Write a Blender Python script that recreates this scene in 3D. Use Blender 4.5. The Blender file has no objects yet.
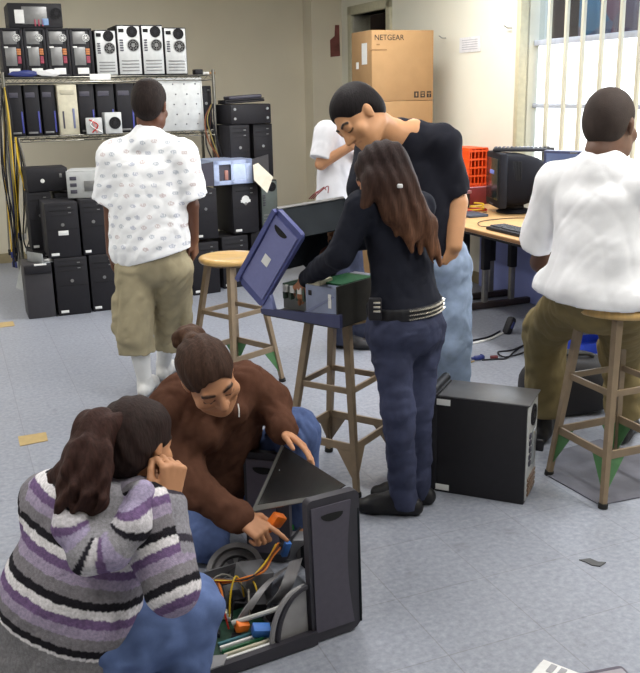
import bpy, bmesh, math, random
import numpy as np
from mathutils import Vector, Matrix, Euler
random.seed(7)
C = bpy.context.scene.collection
# ------------------------------------------------------------------ camera calibration
FPX, CAMH, YHZ, ROLL = 900.0, 1.65, 90.0, 0.022
PITCH = math.atan((336.5 - YHZ) / FPX)
RA = math.radians(22)                      # the room is turned 22 degrees to the camera
WV = Vector((math.cos(RA), math.sin(RA), 0)); UV = Vector((-math.sin(RA), math.cos(RA), 0))
def ray(x, y):
    p = x - 320; q = y - 336.5
    u = p*math.cos(ROLL) - q*math.sin(ROLL); v = p*math.sin(ROLL) + q*math.cos(ROLL)
    c, s = math.cos(PITCH), math.sin(PITCH)
    return Vector((u, FPX*c - v*s, -FPX*s - v*c))
CAM = Vector((0, 0, CAMH))
def fl(x, y, z=0.0):
    d = ray(x, y); return CAM + d*((z - CAMH)/d.z)
def at(x, y, Y):
    d = ray(x, y); return CAM + d*(Y/d.y)
def R(a, b, z=0.0): return WV*a + UV*b + Vector((0, 0, z))
def ona(x, y, a):
    d = ray(x, y); return CAM + d*(a/d.dot(WV))
def onb(x, y, b):
    d = ray(x, y); return CAM + d*(b/d.dot(UV))
def ab(p): return p.dot(WV), p.dot(UV), p.z

# ------------------------------------------------------------------ materials
def lin(c): return tuple(((v/255)/12.92 if v/255 <= .04045 else ((v/255+.055)/1.055)**2.4) for v in c)
MATS = {}
def M(name, rgb, rough=.55, metal=0.0, nscale=25., namt=.08, bump=0.0, bscale=None, emit=0.0, spec=.5, stretch=None, coat=0.0):
    if name in MATS: return MATS[name]
    m = bpy.data.materials.new(name); m.use_nodes = True; MATS[name] = m
    nt = m.node_tree; N = nt.nodes; L = nt.links; b = N['Principled BSDF']
    b.inputs['Roughness'].default_value = rough; b.inputs['Metallic'].default_value = metal
    b.inputs['Specular IOR Level'].default_value = spec; b.inputs['Coat Weight'].default_value = coat
    tc = N.new('ShaderNodeTexCoord'); mp = N.new('ShaderNodeMapping')
    if stretch: mp.inputs['Scale'].default_value = stretch
    L.new(tc.outputs['Object'], mp.inputs['Vector'])
    no = N.new('ShaderNodeTexNoise'); no.inputs['Scale'].default_value = nscale; no.inputs['Detail'].default_value = 4
    L.new(mp.outputs['Vector'], no.inputs['Vector'])
    mr = N.new('ShaderNodeMapRange'); mr.inputs['From Min'].default_value = .3; mr.inputs['From Max'].default_value = .7
    mr.inputs['To Min'].default_value = 1-namt; mr.inputs['To Max'].default_value = 1+namt
    L.new(no.outputs['Fac'], mr.inputs['Value'])
    mx = N.new('ShaderNodeVectorMath'); mx.operation = 'SCALE'
    mx.inputs[0].default_value = lin(rgb); L.new(mr.outputs['Result'], mx.inputs['Scale'])
    L.new(mx.outputs['Vector'], b.inputs['Base Color'])
    if emit:
        b.inputs['Emission Color'].default_value = (*lin(rgb), 1); b.inputs['Emission Strength'].default_value = emit
    if bump:
        n2 = N.new('ShaderNodeTexNoise'); n2.inputs['Scale'].default_value = bscale or nscale*4; n2.inputs['Detail'].default_value = 3
        L.new(mp.outputs['Vector'], n2.inputs['Vector'])
        bp = N.new('ShaderNodeBump'); bp.inputs['Strength'].default_value = bump; bp.inputs['Distance'].default_value = .01
        L.new(n2.outputs['Fac'], bp.inputs['Height']); L.new(bp.outputs['Normal'], b.inputs['Normal'])
    return m
def MV(name, rough=.7, bump=.25, bscale=220, namt=.12, nscale=30, spec=.3, stretch=None):
    """a material that takes its own colour (cloth stripes, prints, lips, brows) from the mesh's 'alb' colour attribute"""
    m = bpy.data.materials.new(name); m.use_nodes = True
    nt = m.node_tree; N = nt.nodes; L = nt.links; b = N['Principled BSDF']
    b.inputs['Roughness'].default_value = rough; b.inputs['Specular IOR Level'].default_value = spec
    at_ = N.new('ShaderNodeAttribute'); at_.attribute_name = 'alb'
    tc = N.new('ShaderNodeTexCoord'); mp = N.new('ShaderNodeMapping')
    if stretch: mp.inputs['Scale'].default_value = stretch
    L.new(tc.outputs['Object'], mp.inputs['Vector'])
    no = N.new('ShaderNodeTexNoise'); no.inputs['Scale'].default_value = nscale; no.inputs['Detail'].default_value = 4
    L.new(mp.outputs['Vector'], no.inputs['Vector'])
    mr = N.new('ShaderNodeMapRange'); mr.inputs['From Min'].default_value = .3; mr.inputs['From Max'].default_value = .7
    mr.inputs['To Min'].default_value = 1-namt; mr.inputs['To Max'].default_value = 1+namt
    L.new(no.outputs['Fac'], mr.inputs['Value'])
    mx = N.new('ShaderNodeVectorMath'); mx.operation = 'SCALE'
    L.new(at_.outputs['Color'], mx.inputs[0]); L.new(mr.outputs['Result'], mx.inputs['Scale'])
    L.new(mx.outputs['Vector'], b.inputs['Base Color'])
    if bump:
        n2 = N.new('ShaderNodeTexNoise'); n2.inputs['Scale'].default_value = bscale; n2.inputs['Detail'].default_value = 3
        L.new(mp.outputs['Vector'], n2.inputs['Vector'])
        bp = N.new('ShaderNodeBump'); bp.inputs['Strength'].default_value = bump; bp.inputs['Distance'].default_value = .004
        L.new(n2.outputs['Fac'], bp.inputs['Height']); L.new(bp.outputs['Normal'], b.inputs['Normal'])
    return m

black_pl = M('black_plastic', (30, 29, 34), .58, nscale=40, spec=.3)
black_sd = M('black_painted_steel', (34, 33, 37), .6, nscale=30, spec=.3)
char_pl = M('charcoal_plastic', (66, 64, 76), .5, nscale=60, namt=.05, bump=.05)
dark_gap = M('dark_recess', (10, 10, 12), .8)
grey_steel = M('grey_steel', (128, 128, 128), .4, .55, nscale=20)
gal_steel = M('galvanised_steel', (165, 168, 170), .38, .6, nscale=15, namt=.12)
lt_metal = M('light_metal_plate', (188, 190, 190), .45, .25, nscale=18)
chrome = M('chrome_wire', (128, 126, 118), .3, .85)
bl_metal = M('blue_grey_plastic', (88, 92, 138), .45, nscale=60, namt=.04)
beige_pl = M('beige_plastic', (196, 190, 168), .5)
label_w = M('white_label', (222, 222, 220), .6, namt=.03)
pcb = M('green_circuit_board', (28, 92, 58), .5, nscale=80, namt=.3)
card = M('cardboard', (158, 124, 84), .85, nscale=9, namt=.05, bump=.05)
card2 = M('cardboard_pale', (190, 156, 108), .85, nscale=9, namt=.05)
tape = M('packing_tape', (196, 168, 116), .35)
ink = M('black_ink', (34, 28, 24), .8)
seat_wood = M('varnished_seat_wood', (206, 168, 104), .35, nscale=6, namt=.16, stretch=(1, 9, 1), coat=.3)
leg_paint = M('tan_painted_steel', (132, 114, 92), .5, nscale=18, namt=.12)
leg_green = M('green_painted_steel', (74, 118, 74), .5)
rubber = M('black_rubber', (26, 25, 24), .8)
table_wood = M('oak_laminate', (198, 158, 108), .45, nscale=5, namt=.10, stretch=(8, 1, 1))
frame_cream = M('cream_paint', (206, 202, 182), .5, nscale=6, namt=.04)
orange_pl = M('orange_plastic', (240, 84, 18), .5, namt=.1)
red_pl = M('red_plastic', (180, 36, 30), .5)
yellow_pl = M('yellow_insulation', (214, 176, 40), .5)
blue_pl = M('blue_plastic', (52, 110, 190), .5)
white_pl = M('white_plastic', (215, 215, 215), .5)
dkblue_pl = M('dark_blue_plastic', (40, 50, 110), .5)
brown_pl = M('brown_insulation', (110, 60, 30), .5)

# ------------------------------------------------------------------ mesh building
class MB:
    def __init__(s): s.bm = bmesh.new()
    def _add(s, bm2, mat=None):
        if mat is not None: bm2.transform(mat)
        me = bpy.data.meshes.new('t'); bm2.to_mesh(me); bm2.free(); s.bm.from_mesh(me); bpy.data.meshes.remove(me); return s
    def box(s, c, d, bev=0.0, rot=None, seg=2):
        b = bmesh.new(); bmesh.ops.create_cube(b, size=1)
        bmesh.ops.scale(b, vec=Vector(d), verts=b.verts)
        if bev > 0:
            bmesh.ops.bevel(b, geom=b.edges[:], offset=min(bev, min(d)*.45), segments=seg, affect='EDGES', profile=.5)
        m = Matrix.Translation(Vector(c))
        if rot is not None: m = m @ (rot.to_matrix().to_4x4() if isinstance(rot, Euler) else rot.to_4x4())
        return s._add(b, m)
    def span(s, x0, x1, y0, y1, z0, z1, bev=0.0): return s.box(((x0+x1)/2, (y0+y1)/2, (z0+z1)/2), (abs(x1-x0), abs(y1-y0), abs(z1-z0)), bev)
    def cyl(s, p, q, r1, r2=None, n=16, caps=True):
        p = Vector(p); q = Vector(q); d = q-p; b = bmesh.new()
        bmesh.ops.create_cone(b, cap_ends=caps, segments=n, radius1=r1, radius2=r1 if r2 is None else r2, depth=d.length)
        m = Matrix.Translation((p+q)/2) @ d.to_track_quat('Z', 'Y').to_matrix().to_4x4()
        return s._add(b, m)
    def ring(s, c, axis, ro, ri, th, n=24):
        b = bmesh.new(); vs = []
        for i in range(n):
            t = 2*math.pi*i/n; ct, st = math.cos(t), math.sin(t)
            vs.append([b.verts.new((r*ct, r*st, z)) for r, z in ((ro, -th/2), (ro, th/2), (ri, th/2), (ri, -th/2))])
        for i in range(n):
            A, B = vs[i], vs[(i+1) % n]
            for k in range(4): b.faces.new((A[k], B[k], B[(k+1) % 4], A[(k+1) % 4]))
        m = Matrix.Translation(Vector(c)) @ Vector(axis).to_track_quat('Z', 'Y').to_matrix().to_4x4()
        return s._add(b, m)
    def lathe(s, prof, n=32, mat=None):
        b = bmesh.new(); rows = []
        for r, z in prof:
            rows.append([b.verts.new((r*math.cos(2*math.pi*i/n), r*math.sin(2*math.pi*i/n), z)) for i in range(n)])
        for A, B in zip(rows, rows[1:]):
            for i in range(n): b.faces.new((A[i], A[(i+1) % n], B[(i+1) % n], B[i]))
        b.faces.new(list(reversed(rows[0]))); b.faces.new(rows[-1])
        return s._add(b, mat)
    def tube(s, pts, r, n=6, smooth=4):
        pts = [Vector(p) for p in pts]
        if smooth and len(pts) > 2:
            q = []; P = [pts[0]*2-pts[1]] + pts + [pts[-1]*2-pts[-2]]
            for i in range(1, len(P)-2):
                for k in range(smooth):
                    t = k/smooth; a, b_, c, d = P[i-1], P[i], P[i+1], P[i+2]
                    q.append(.5*((2*b_)+(c-a)*t+(2*a-5*b_+4*c-d)*t*t+(3*b_-a-3*c+d)*t**3))
            q.append(pts[-1]); pts = q
        b = bmesh.new(); prev = None; up = Vector((.31, .17, .93)).normalized(); first = None
        for i, p in enumerate(pts):
            d = (pts[min(i+1, len(pts)-1)] - pts[max(i-1, 0)])
            if d.length < 1e-6: continue
            d.normalize(); x = d.cross(up)
            if x.length < .05: x = d.cross(Vector((1, 0, 0)))
            x.normalize(); y = x.cross(d); up = y
            rr = r(i/(len(pts)-1)) if callable(r) else r
            row = [b.verts.new(p + x*rr*math.cos(2*math.pi*k/n) + y*rr*math.sin(2*math.pi*k/n)) for k in range(n)]
            if prev:
                for k in range(n): b.faces.new((prev[k], prev[(k+1) % n], row[(k+1) % n], row[k]))
            else: first = row
            prev = row
        b.faces.new(list(reversed(first))); b.faces.new(prev)
        bmesh.ops.recalc_face_normals(b, faces=b.faces)
        return s._add(b)
    def slab(s, quad, th, n=None):
        """a plate from outline points (any count, planar-ish), given a thickness behind it"""
        q = [Vector(p) for p in quad]
        nn = (q[1]-q[0]).cross(q[-1]-q[0]).normalized() if n is None else Vector(n).normalized()
        b = bmesh.new(); A = [b.verts.new(p) for p in q]; B = [b.verts.new(p - nn*th) for p in q]
        b.faces.new(A); b.faces.new(list(reversed(B)))
        for i in range(len(q)): b.faces.new((A[i], B[i], B[(i+1) % len(q)], A[(i+1) % len(q)]))
        bmesh.ops.recalc_face_normals(b, faces=b.faces)
        return s._add(b)
    def build(s, name, mat, parent=None, smooth=True, angle=40):
        me = bpy.data.meshes.new(name); s.bm.to_mesh(me); s.bm.free()
        if mat: me.materials.append(mat)
        if smooth:
            me.polygons.foreach_set('use_smooth', [True]*len(me.polygons))
            try: me.set_sharp_from_angle(angle=math.radians(angle))
            except Exception: pass
        o = bpy.data.objects.new(name, me); C.objects.link(o)
        if parent: o.parent = parent
        return o
def tag(o, label=None, cat=None, group=None, kind=None):
    if label: o['label'] = label
    if cat: o['category'] = cat
    if group: o['group'] = group
    if kind: o['kind'] = kind
    return o
def thing(name, label, cat, loc=(0, 0, 0), rz=0.0, group=None, rot=None):
    o = bpy.data.objects.new(name, None); C.objects.link(o); o.location = loc
    o.rotation_euler = rot if rot else (0, 0, rz); o.empty_display_size = .1
    return tag(o, label, cat, group)
def copy_tree(o, label=None, group=None, loc=None, rz=None):
    def rec(s, par):
        c = s.copy(); C.objects.link(c)
        if par: c.parent = par
        for ch in s.children: rec(ch, c)
        return c
    c = rec(o, None)
    if label: c['label'] = label
    if group: c['group'] = group
    if loc is not None: c.location = loc
    if rz is not None: c.rotation_euler = (0, 0, rz)
    return c
def box1(name, mat, parent, c, d, bev=.003, rot=None): return MB().box(c, d, bev, rot).build(name, mat, parent)

# ------------------------------------------------------------------ the room (coordinates a along the left wall, b along the right wall)
A1, B1, ZC = 4.15, 9.7, 2.95
A0, B0 = -3.2, -2.2
def mat_floor():
    m = bpy.data.materials.new('vinyl_floor_tile'); m.use_nodes = True
    nt = m.node_tree; N = nt.nodes; L = nt.links; b = N['Principled BSDF']
    b.inputs['Roughness'].default_value = .42; b.inputs['Specular IOR Level'].default_value = .45
    tc = N.new('ShaderNodeTexCoord'); mp = N.new('ShaderNodeMapping')
    mp.inputs['Rotation'].default_value = (0, 0, 0)
    L.new(tc.outputs['Object'], mp.inputs['Vector'])
    br = N.new('ShaderNodeTexBrick'); br.offset = 0; br.squash = 1
    br.inputs['Scale'].default_value = 1; br.inputs['Brick Width'].default_value = .34; br.inputs['Row Height'].default_value = .34
    br.inputs['Mortar Size'].default_value = .0022; br.inputs['Mortar Smooth'].default_value = .3
    br.inputs['Color1'].default_value = (1, 1, 1, 1); br.inputs['Color2'].default_value = (.97, .97, .97, 1); br.inputs['Mortar'].default_value = (.78, .76, .74, 1)
    L.new(mp.outputs['Vector'], br.inputs['Vector'])
    n1 = N.new('ShaderNodeTexNoise'); n1.inputs['Scale'].default_value = 46; n1.inputs['Detail'].default_value = 6; n1.inputs['Roughness'].default_value = .65
    L.new(mp.outputs['Vector'], n1.inputs['Vector'])
    rp = N.new('ShaderNodeValToRGB'); e = rp.color_ramp.elements
    e[0].position = .28; e[0].color = (*lin((123,127,139)), 1); e[1].position = .72; e[1].color = (*lin((156,159,171)), 1)
    k = rp.color_ramp.elements.new(.5); k.color = (*lin((140,144,155)), 1)
    L.new(n1.outputs['Fac'], rp.inputs['Fac'])
    n2 = N.new('ShaderNodeTexNoise'); n2.inputs['Scale'].default_value = 9; n2.inputs['Detail'].default_value = 5
    L.new(mp.outputs['Vector'], n2.inputs['Vector'])
    r2 = N.new('ShaderNodeValToRGB'); e = r2.color_ramp.elements
    e[0].position = .28; e[0].color = (.66, .64, .62, 1); e[1].position = .37; e[1].color = (1, 1, 1, 1)
    L.new(n2.outputs['Fac'], r2.inputs['Fac'])
    m1 = N.new('ShaderNodeMixRGB'); m1.blend_type = 'MULTIPLY'; m1.inputs[0].default_value = 1
    L.new(rp.outputs['Color'], m1.inputs[1]); L.new(br.outputs['Color'], m1.inputs[2])
    m2 = N.new('ShaderNodeMixRGB'); m2.blend_type = 'MULTIPLY'; m2.inputs[0].default_value = .35
    L.new(m1.outputs['Color'], m2.inputs[1]); L.new(r2.outputs['Color'], m2.inputs[2])
    L.new(m2.outputs['Color'], b.inputs['Base Color'])
    return m
wall_m = M('cream_wall_paint', (228, 226, 212), .75, nscale=1.6, namt=.035, bump=.06, bscale=60)
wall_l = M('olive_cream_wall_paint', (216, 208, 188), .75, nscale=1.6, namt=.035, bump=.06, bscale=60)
ceil_m = M('ceiling_white', (226, 224, 214), .9, nscale=40, namt=.04)
room = lambda o: (setattr(o, 'rotation_euler', (0, 0, RA)), o)[1]
fb = MB().span(A0, A1+.2, B0, B1+.2, -.12, 0).build('floor', mat_floor(), None, smooth=False)
fb.rotation_euler = (0, 0, RA); tag(fb, kind='structure')
# shift the tile joints onto the ones in the photograph
ta, tb_, _ = ab(fl(565, 557))
for n in fb.data.materials[0].node_tree.nodes:
    if n.type == 'MAPPING': n.inputs['Location'].default_value = (-(ta % .34), -(tb_ % .34), 0)
def wallbox(name, mat, *s): return tag(room(MB().span(*s).build(name, mat, None, smooth=False)), kind='structure')
wallbox('ceiling', ceil_m, A0, A1+.2, B0, B1+.2, ZC, ZC+.1)
wallbox('wall_left', wall_l, A0, A1, B1, B1+.15, 0, ZC)
wallbox('wall_back', wall_m, A0-.15, A0, B0, B1, 0, ZC)
wallbox('wall_near', wall_m, A0, A1, B0-.15, B0, 0, ZC)
# right wall with a window opening and a door opening
WB0, WB1, WZ0, WZ1 = 3.75, 5.97, .98, 2.62
DB0, DB1, DZ = 8.32, 9.14, 2.40
wr = MB()
for b0, b1, z0, z1 in ((B0, WB0, 0, ZC), (WB0, WB1, 0, WZ0), (WB0, WB1, WZ1, ZC), (WB1, DB0, 0, ZC), (DB0, DB1, DZ, ZC), (DB1, B1, 0, ZC)):
    wr.span(A1, A1+.18, b0, b1, z0, z1)
tag(room(wr.build('wall_right', wall_m, None, smooth=False)), kind='structure')
wallbox('trim_1', wall_l, 3.80, 4.15, 9.45, B1, 0, ZC)      # corner pier
bsm = M('cove_base', (150, 138, 108), .6)
wallbox('baseboard_left', bsm, A0, 3.80, B1-.012, B1, 0, .1)
bb = MB()
for b0, b1 in ((B0, DB0-.1), (DB1+.1, 9.45)): bb.span(A1-.012, A1, b0, b1, 0, .1)
tag(room(bb.build('baseboard_right', bsm, None, smooth=False)), kind='structure')
# door frame and the dark hall beyond
df = MB(); dmat = M('grey_cream_door_paint', (186, 182, 158), .5)
df.span(A1-.03, A1+.2, DB0-.09, DB0, 0, DZ+.09, .006); df.span(A1-.03, A1+.2, DB1, DB1+.09, 0, DZ+.09, .006); df.span(A1-.03, A1+.2, DB0-.09, DB1+.09, DZ, DZ+.09, .006)
door = tag(room(df.build('door_1', dmat, None)), kind='structure')
hall = MB(); hm = M('hall_brown_wall', (78, 58, 46), .8, nscale=5, namt=.2)
hall.span(A1+1.2, A1+1.3, DB0-1.2, DB1+1.2, 0, ZC); hall.span(A1+.18, A1+1.3, DB0-1.25, DB0-1.2, 0, ZC); hall.span(A1+.18, A1+1.3, DB1+1.2, DB1+1.25, 0, ZC); hall.span(A1+.18, A1+1.3, DB0-1.25, DB1+1.25, 2.85, 2.95)
hall.span(A1+.18, A1+1.3, DB0-1.25, DB1+1.25, -.05, 0)
tag(room(hall.build('wall_hall', hm, None, smooth=False)), kind='structure')
# window
win = tag(thing('window_1', None, None), kind='structure'); win.rotation_euler = (0, 0, RA)
del_keys = [k for k in win.keys() if k in ('label', 'category')]
for k in del_keys: del win[k]
wf = MB()
for b0, b1, z0, z1 in ((WB0-.03, WB0+.05, WZ0, WZ1), (WB1-.02, WB1+.03, WZ0, WZ1), (WB0, WB1, WZ0-.03, WZ0+.05), (WB0, WB1, WZ1-.05, WZ1+.03)):
    wf.span(A1-.025, A1+.13, b0, b1, z0, z1, .005)
wf.build('window_frame', frame_cream, win)
ZS = 1.955
mu = MB(); mu.span(A1+.04, A1+.09, WB0, WB1, ZS-.02, ZS+.02, .004); mu.span(A1+.045, A1+.085, WB0, WB1, 1.485, 1.515, .004); mu.build('glazing_bar', M('grey_blue_paint', (176, 182, 196), .5), win)
def mat_frost():
    m = bpy.data.materials.new('daylit_frosted_glass'); m.use_nodes = True
    nt = m.node_tree; N = nt.nodes; L = nt.links; b = N['Principled BSDF']
    b.inputs['Base Color'].default_value = (.8, .82, .85, 1); b.inputs['Roughness'].default_value = .4
    tc = N.new('ShaderNodeTexCoord'); no = N.new('ShaderNodeTexNoise'); no.inputs['Scale'].default_value = 3
    L.new(tc.outputs['Object'], no.inputs['Vector'])
    mr = N.new('ShaderNodeMapRange'); mr.inputs['To Min'].default_value = 1.15; mr.inputs['To Max'].default_value = 1.6
    L.new(no.outputs['Fac'], mr.inputs['Value'])
    b.inputs['Emission Color'].default_value = (.93, .97, 1, 1); L.new(mr.outputs['Result'], b.inputs['Emission Strength'])
    return m
MB().span(A1+.06, A1+.066, WB0+.05, WB1-.05, WZ0+.05, ZS-.02).build('frosted_pane', mat_frost(), win)
def mat_glass():
    m = bpy.data.materials.new('clear_glass'); m.use_nodes = True
    nt = m.node_tree; N = nt.nodes; L = nt.links
    out = N['Material Output']; N.remove(N['Principled BSDF'])
    g = N.new('ShaderNodeBsdfGlossy'); g.inputs['Roughness'].default_value = .03; t = N.new('ShaderNodeBsdfTransparent'); t.inputs['Color'].default_value = (.9, .92, .92, 1)
    mx = N.new('ShaderNodeMixShader'); mx.inputs[0].default_value = .08
    L.new(t.outputs[0], mx.inputs[1]); L.new(g.outputs[0], mx.inputs[2]); L.new(mx.outputs[0], out.inputs['Surface'])
    return m
MB().span(A1+.06, A1+.066, WB0+.05, WB1-.05, ZS+.02, WZ1-.05).build('clear_pane', mat_glass(), win)
bars = MB()
for x in (548.5, 565.5, 582, 601, 620, 639, 659, 680, 702, 725):
    p = ona(x, 60, A1-.07); _, bb_, _ = ab(p)
    bars = MB(); bars.span(A1-.085, A1-.06, bb_-.014, bb_+.014, WZ0-.02, WZ1+.02, .004)
    bars.build('security_bar', frame_cream, win)
# jamb angle on the left of the bars
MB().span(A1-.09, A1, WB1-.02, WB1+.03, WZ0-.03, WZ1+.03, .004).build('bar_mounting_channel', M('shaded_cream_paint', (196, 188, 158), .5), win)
# building outside, seen through the clear panes
ob = MB(); ob.span(A1+2.6, A1+2.7, 2.0, 9.5, 0, 4.5)
def mat_out():
    m = bpy.data.materials.new('dark_brick_outside'); m.use_nodes = True
    nt = m.node_tree; N = nt.nodes; L = nt.links; b = N['Principled BSDF']; b.inputs['Roughness'].default_value = .8
    tc = N.new('ShaderNodeTexCoord'); v = N.new('ShaderNodeTexVoronoi'); v.inputs['Scale'].default_value = 1.7
    L.new(tc.outputs['Object'], v.inputs['Vector'])
    r = N.new('ShaderNodeValToRGB'); r.color_ramp.interpolation = 'CONSTANT'; e = r.color_ramp.elements
    e[0].color = (*lin((120, 92, 90)), 1); e[1].position = .55; e[1].color = (*lin((96, 122, 128)), 1); k = e.new(.3); k.color = (*lin((116, 108, 110)), 1); k = e.new(.8); k.color = (*lin((134, 86, 84)), 1)
    L.new(v.outputs['Color'], r.inputs['Fac']); L.new(r.outputs['Color'], b.inputs['Base Color'])
    return m
tag(room(ob.build('wall_outside', mat_out(), None, smooth=False)), kind='structure')

# ------------------------------------------------------------------ lights: ceiling fluorescents, daylight
lf_m = M('fixture_white', (235, 235, 230), .5)
tube_m = M('lit_diffuser', (255, 252, 244), .5, emit=2.0, namt=.0)
FIX = [(-.9, 2.2), (-.9, 5.0), (-.9, 7.8), (1.5, 1.0), (1.5, 3.8), (1.5, 6.6), (3.2, 2.2), (3.2, 6.0)]
for i, (fa, fbb) in enumerate(FIX):
    t = thing('ceiling_light', 'long fluorescent ceiling fixture with a lit diffuser', 'ceiling light', R(fa, fbb, ZC), RA, 'fluorescent ceiling fixtures')
    MB().span(-.16, .16, -.62, .62, -.07, 0, .01).build('housing', lf_m, t)
    MB().span(-.14, .14, -.6, .6, -.085, -.07, .004).build('diffuser', tube_m, t)
    li = bpy.data.lights.new('fluorescent_lamp', 'AREA'); li.shape = 'RECTANGLE'; li.size = .28; li.size_y = 1.2
    li.energy = {7.8: 48, 6.6: 36, 5.0: 30}.get(fbb, 30) if fa < 3 else (42 if fbb > 4 else 62); li.color = (1, .985, .955)
    lo = bpy.data.objects.new('fluorescent_lamp', li); C.objects.link(lo); lo.parent = t; lo.location = (0, 0, -.095)
# daylight through the window
dl = bpy.data.lights.new('window_daylight', 'AREA'); dl.shape = 'RECTANGLE'; dl.size = 1.5; dl.size_y = 2.0; dl.energy = 45; dl.color = (.82, .9, 1)
do = bpy.data.objects.new('window_daylight', dl); C.objects.link(do); do.location = R(A1-.12, (WB0+WB1)/2, 1.6)
do.rotation_euler = (-WV).to_track_quat('-Z', 'Y').to_euler()
dl.size, dl.size_y = 2.0, 1.2
w = bpy.data.worlds.new('World'); bpy.context.scene.world = w; w.use_nodes = True
bg = w.node_tree.nodes['Background']; sk = w.node_tree.nodes.new('ShaderNodeTexSky'); sk.sky_type = 'NISHITA'; sk.sun_disc = False; sk.sun_elevation = math.radians(42); sk.sun_rotation = 1.2
w.node_tree.links.new(sk.outputs[0], bg.inputs[0]); bg.inputs[1].default_value = 1.3

# ------------------------------------------------------------------ camera
cd = bpy.data.cameras.new('camera'); cam = bpy.data.objects.new('camera', cd); C.objects.link(cam)
cam.location = CAM
cd.sensor_fit = 'HORIZONTAL'; cd.sensor_width = 36; cd.lens = FPX/640*36; cd.clip_start = .02
fwd = Vector((0, math.cos(PITCH), -math.sin(PITCH))); upv = Vector((0, math.sin(PITCH), math.cos(PITCH))); rt = Vector((1, 0, 0))
# the picture is turned counter-clockwise by ROLL, so the camera is turned clockwise
rt2 = rt*math.cos(ROLL) - upv*math.sin(ROLL); up2 = rt*math.sin(ROLL) + upv*math.cos(ROLL)
cam.matrix_world = Matrix.Translation(CAM) @ Matrix((rt2, up2, -fwd)).transposed().to_4x4()
bpy.context.scene.camera = cam
vs = bpy.context.scene.view_settings
bpy.context.scene.display_settings.display_device = 'sRGB'
vs.view_transform = 'Standard'; vs.look = 'None'; vs.gamma = 1; vs.use_curve_mapping = False; vs.exposure = 0.0
bpy.context.scene.cycles.use_denoising = True

# ------------------------------------------------------------------ computers
def fan(parent, c, axis, r, ringmat=black_pl, name='fan'):
    """a round fan grille: outer ring, hub and wire rings"""
    ax = Vector(axis); c = Vector(c)
    f = MB(); f.ring(c, ax, r, r*.88, .006); f.ring(c, ax, r*.66, r*.60, .004); f.cyl(c-ax*.003, c+ax*.003, r*.32)
    x = ax.orthogonal().normalized(); y = ax.cross(x)
    for k in range(4):
        d = x*math.cos(k*math.pi/4) + y*math.sin(k*math.pi/4)
        f.cyl(c-d*r*.9, c+d*r*.9, .0018, n=5)
    o = f.build(name, ringmat, parent)
    g = MB(); g.cyl(c-ax*.004, c-ax*.002, r*.9); g.build('fan_opening', dark_gap, o)
    return o
def pc_front(t, w, d, h, body=black_sd, bez=black_pl, bays=2, label=True, seam=True, lab_side=-1):
    """a tower seen from its front: case, front panel, drive bays, power button, badge"""
    MB().box((0, .012, h/2), (w, d-.03, h-.008), .006).build('case', body, t)
    f = MB(); f.box((0, -d/2+.012, h/2), (w, .03, h), .008)
    y = -d/2-.003
    fp = f.build('front_panel', bez, t)
    if seam: box1('panel_groove', dark_gap, t, (0, y, h*.52), (w*.96, .004, .004), 0)
    for k in range(bays):
        for z in (-.028, .008): box1('panel_groove', dark_gap, t, (0, y, h*(.93-.095*k)+z), (w*.78, .004, .003), 0)
    for k in range(bays): MB().box((w*.24, y, h*(.93-.095*k)-.010), (.022, .006, .007), .001).build('eject_button', grey_steel, t)
    b = MB(); b.cyl((w*.0, y-.003, h*.60), (0, y+.004, h*.60), .013); b.build('power_button', grey_steel, t)
    if label:
        l = MB().box((lab_side*w*.3, y, h*.07), (w*.24, .005, .02), .001).build('badge', label_w, t); tag(l, 'white badge')
    return t
def pc_rear(t, w, d, h, plate=lt_metal, body=black_sd, two_fans=True, cards=4, psu_top=True):
    """a tower seen from its back: case edge, bright rear plate, supply fan, second fan, sockets, card slots"""
    MB().box((0, .006, h/2), (w, d-.012, h), .006).build('case', body, t)
    y = -d/2
    MB().box((0, y+.003, h/2), (w*.92, .012, h*.95), .003).build('rear_plate', plate, t)
    y -= .004
    fan(t, (w*.14, y-.003, h*.865), (0, -1, 0), min(w*.24, .045))
    if two_fans: fan(t, (w*.16, y-.003, h*.60), (0, -1, 0), min(w*.26, .05), grey_steel)
    s = MB(); s.box((-w*.3, y-.002, h*.89), (w*.22, .008, .028), .002); s.build('power_socket', dark_gap, t)
    p = MB()
    for k in range(5): p.box((-w*.32, y-.002, h*(.70-.05*k)), (w*.14, .007, .011), .001)
    p.build('socket_block', char_pl, t)
    q = MB()
    for k in range(cards): q.box((0, y-.001, h*(.10+.065*k)), (w*.72, .005, .010), .001)
    q.build('card_slot', grey_steel, t)
    return t
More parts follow.
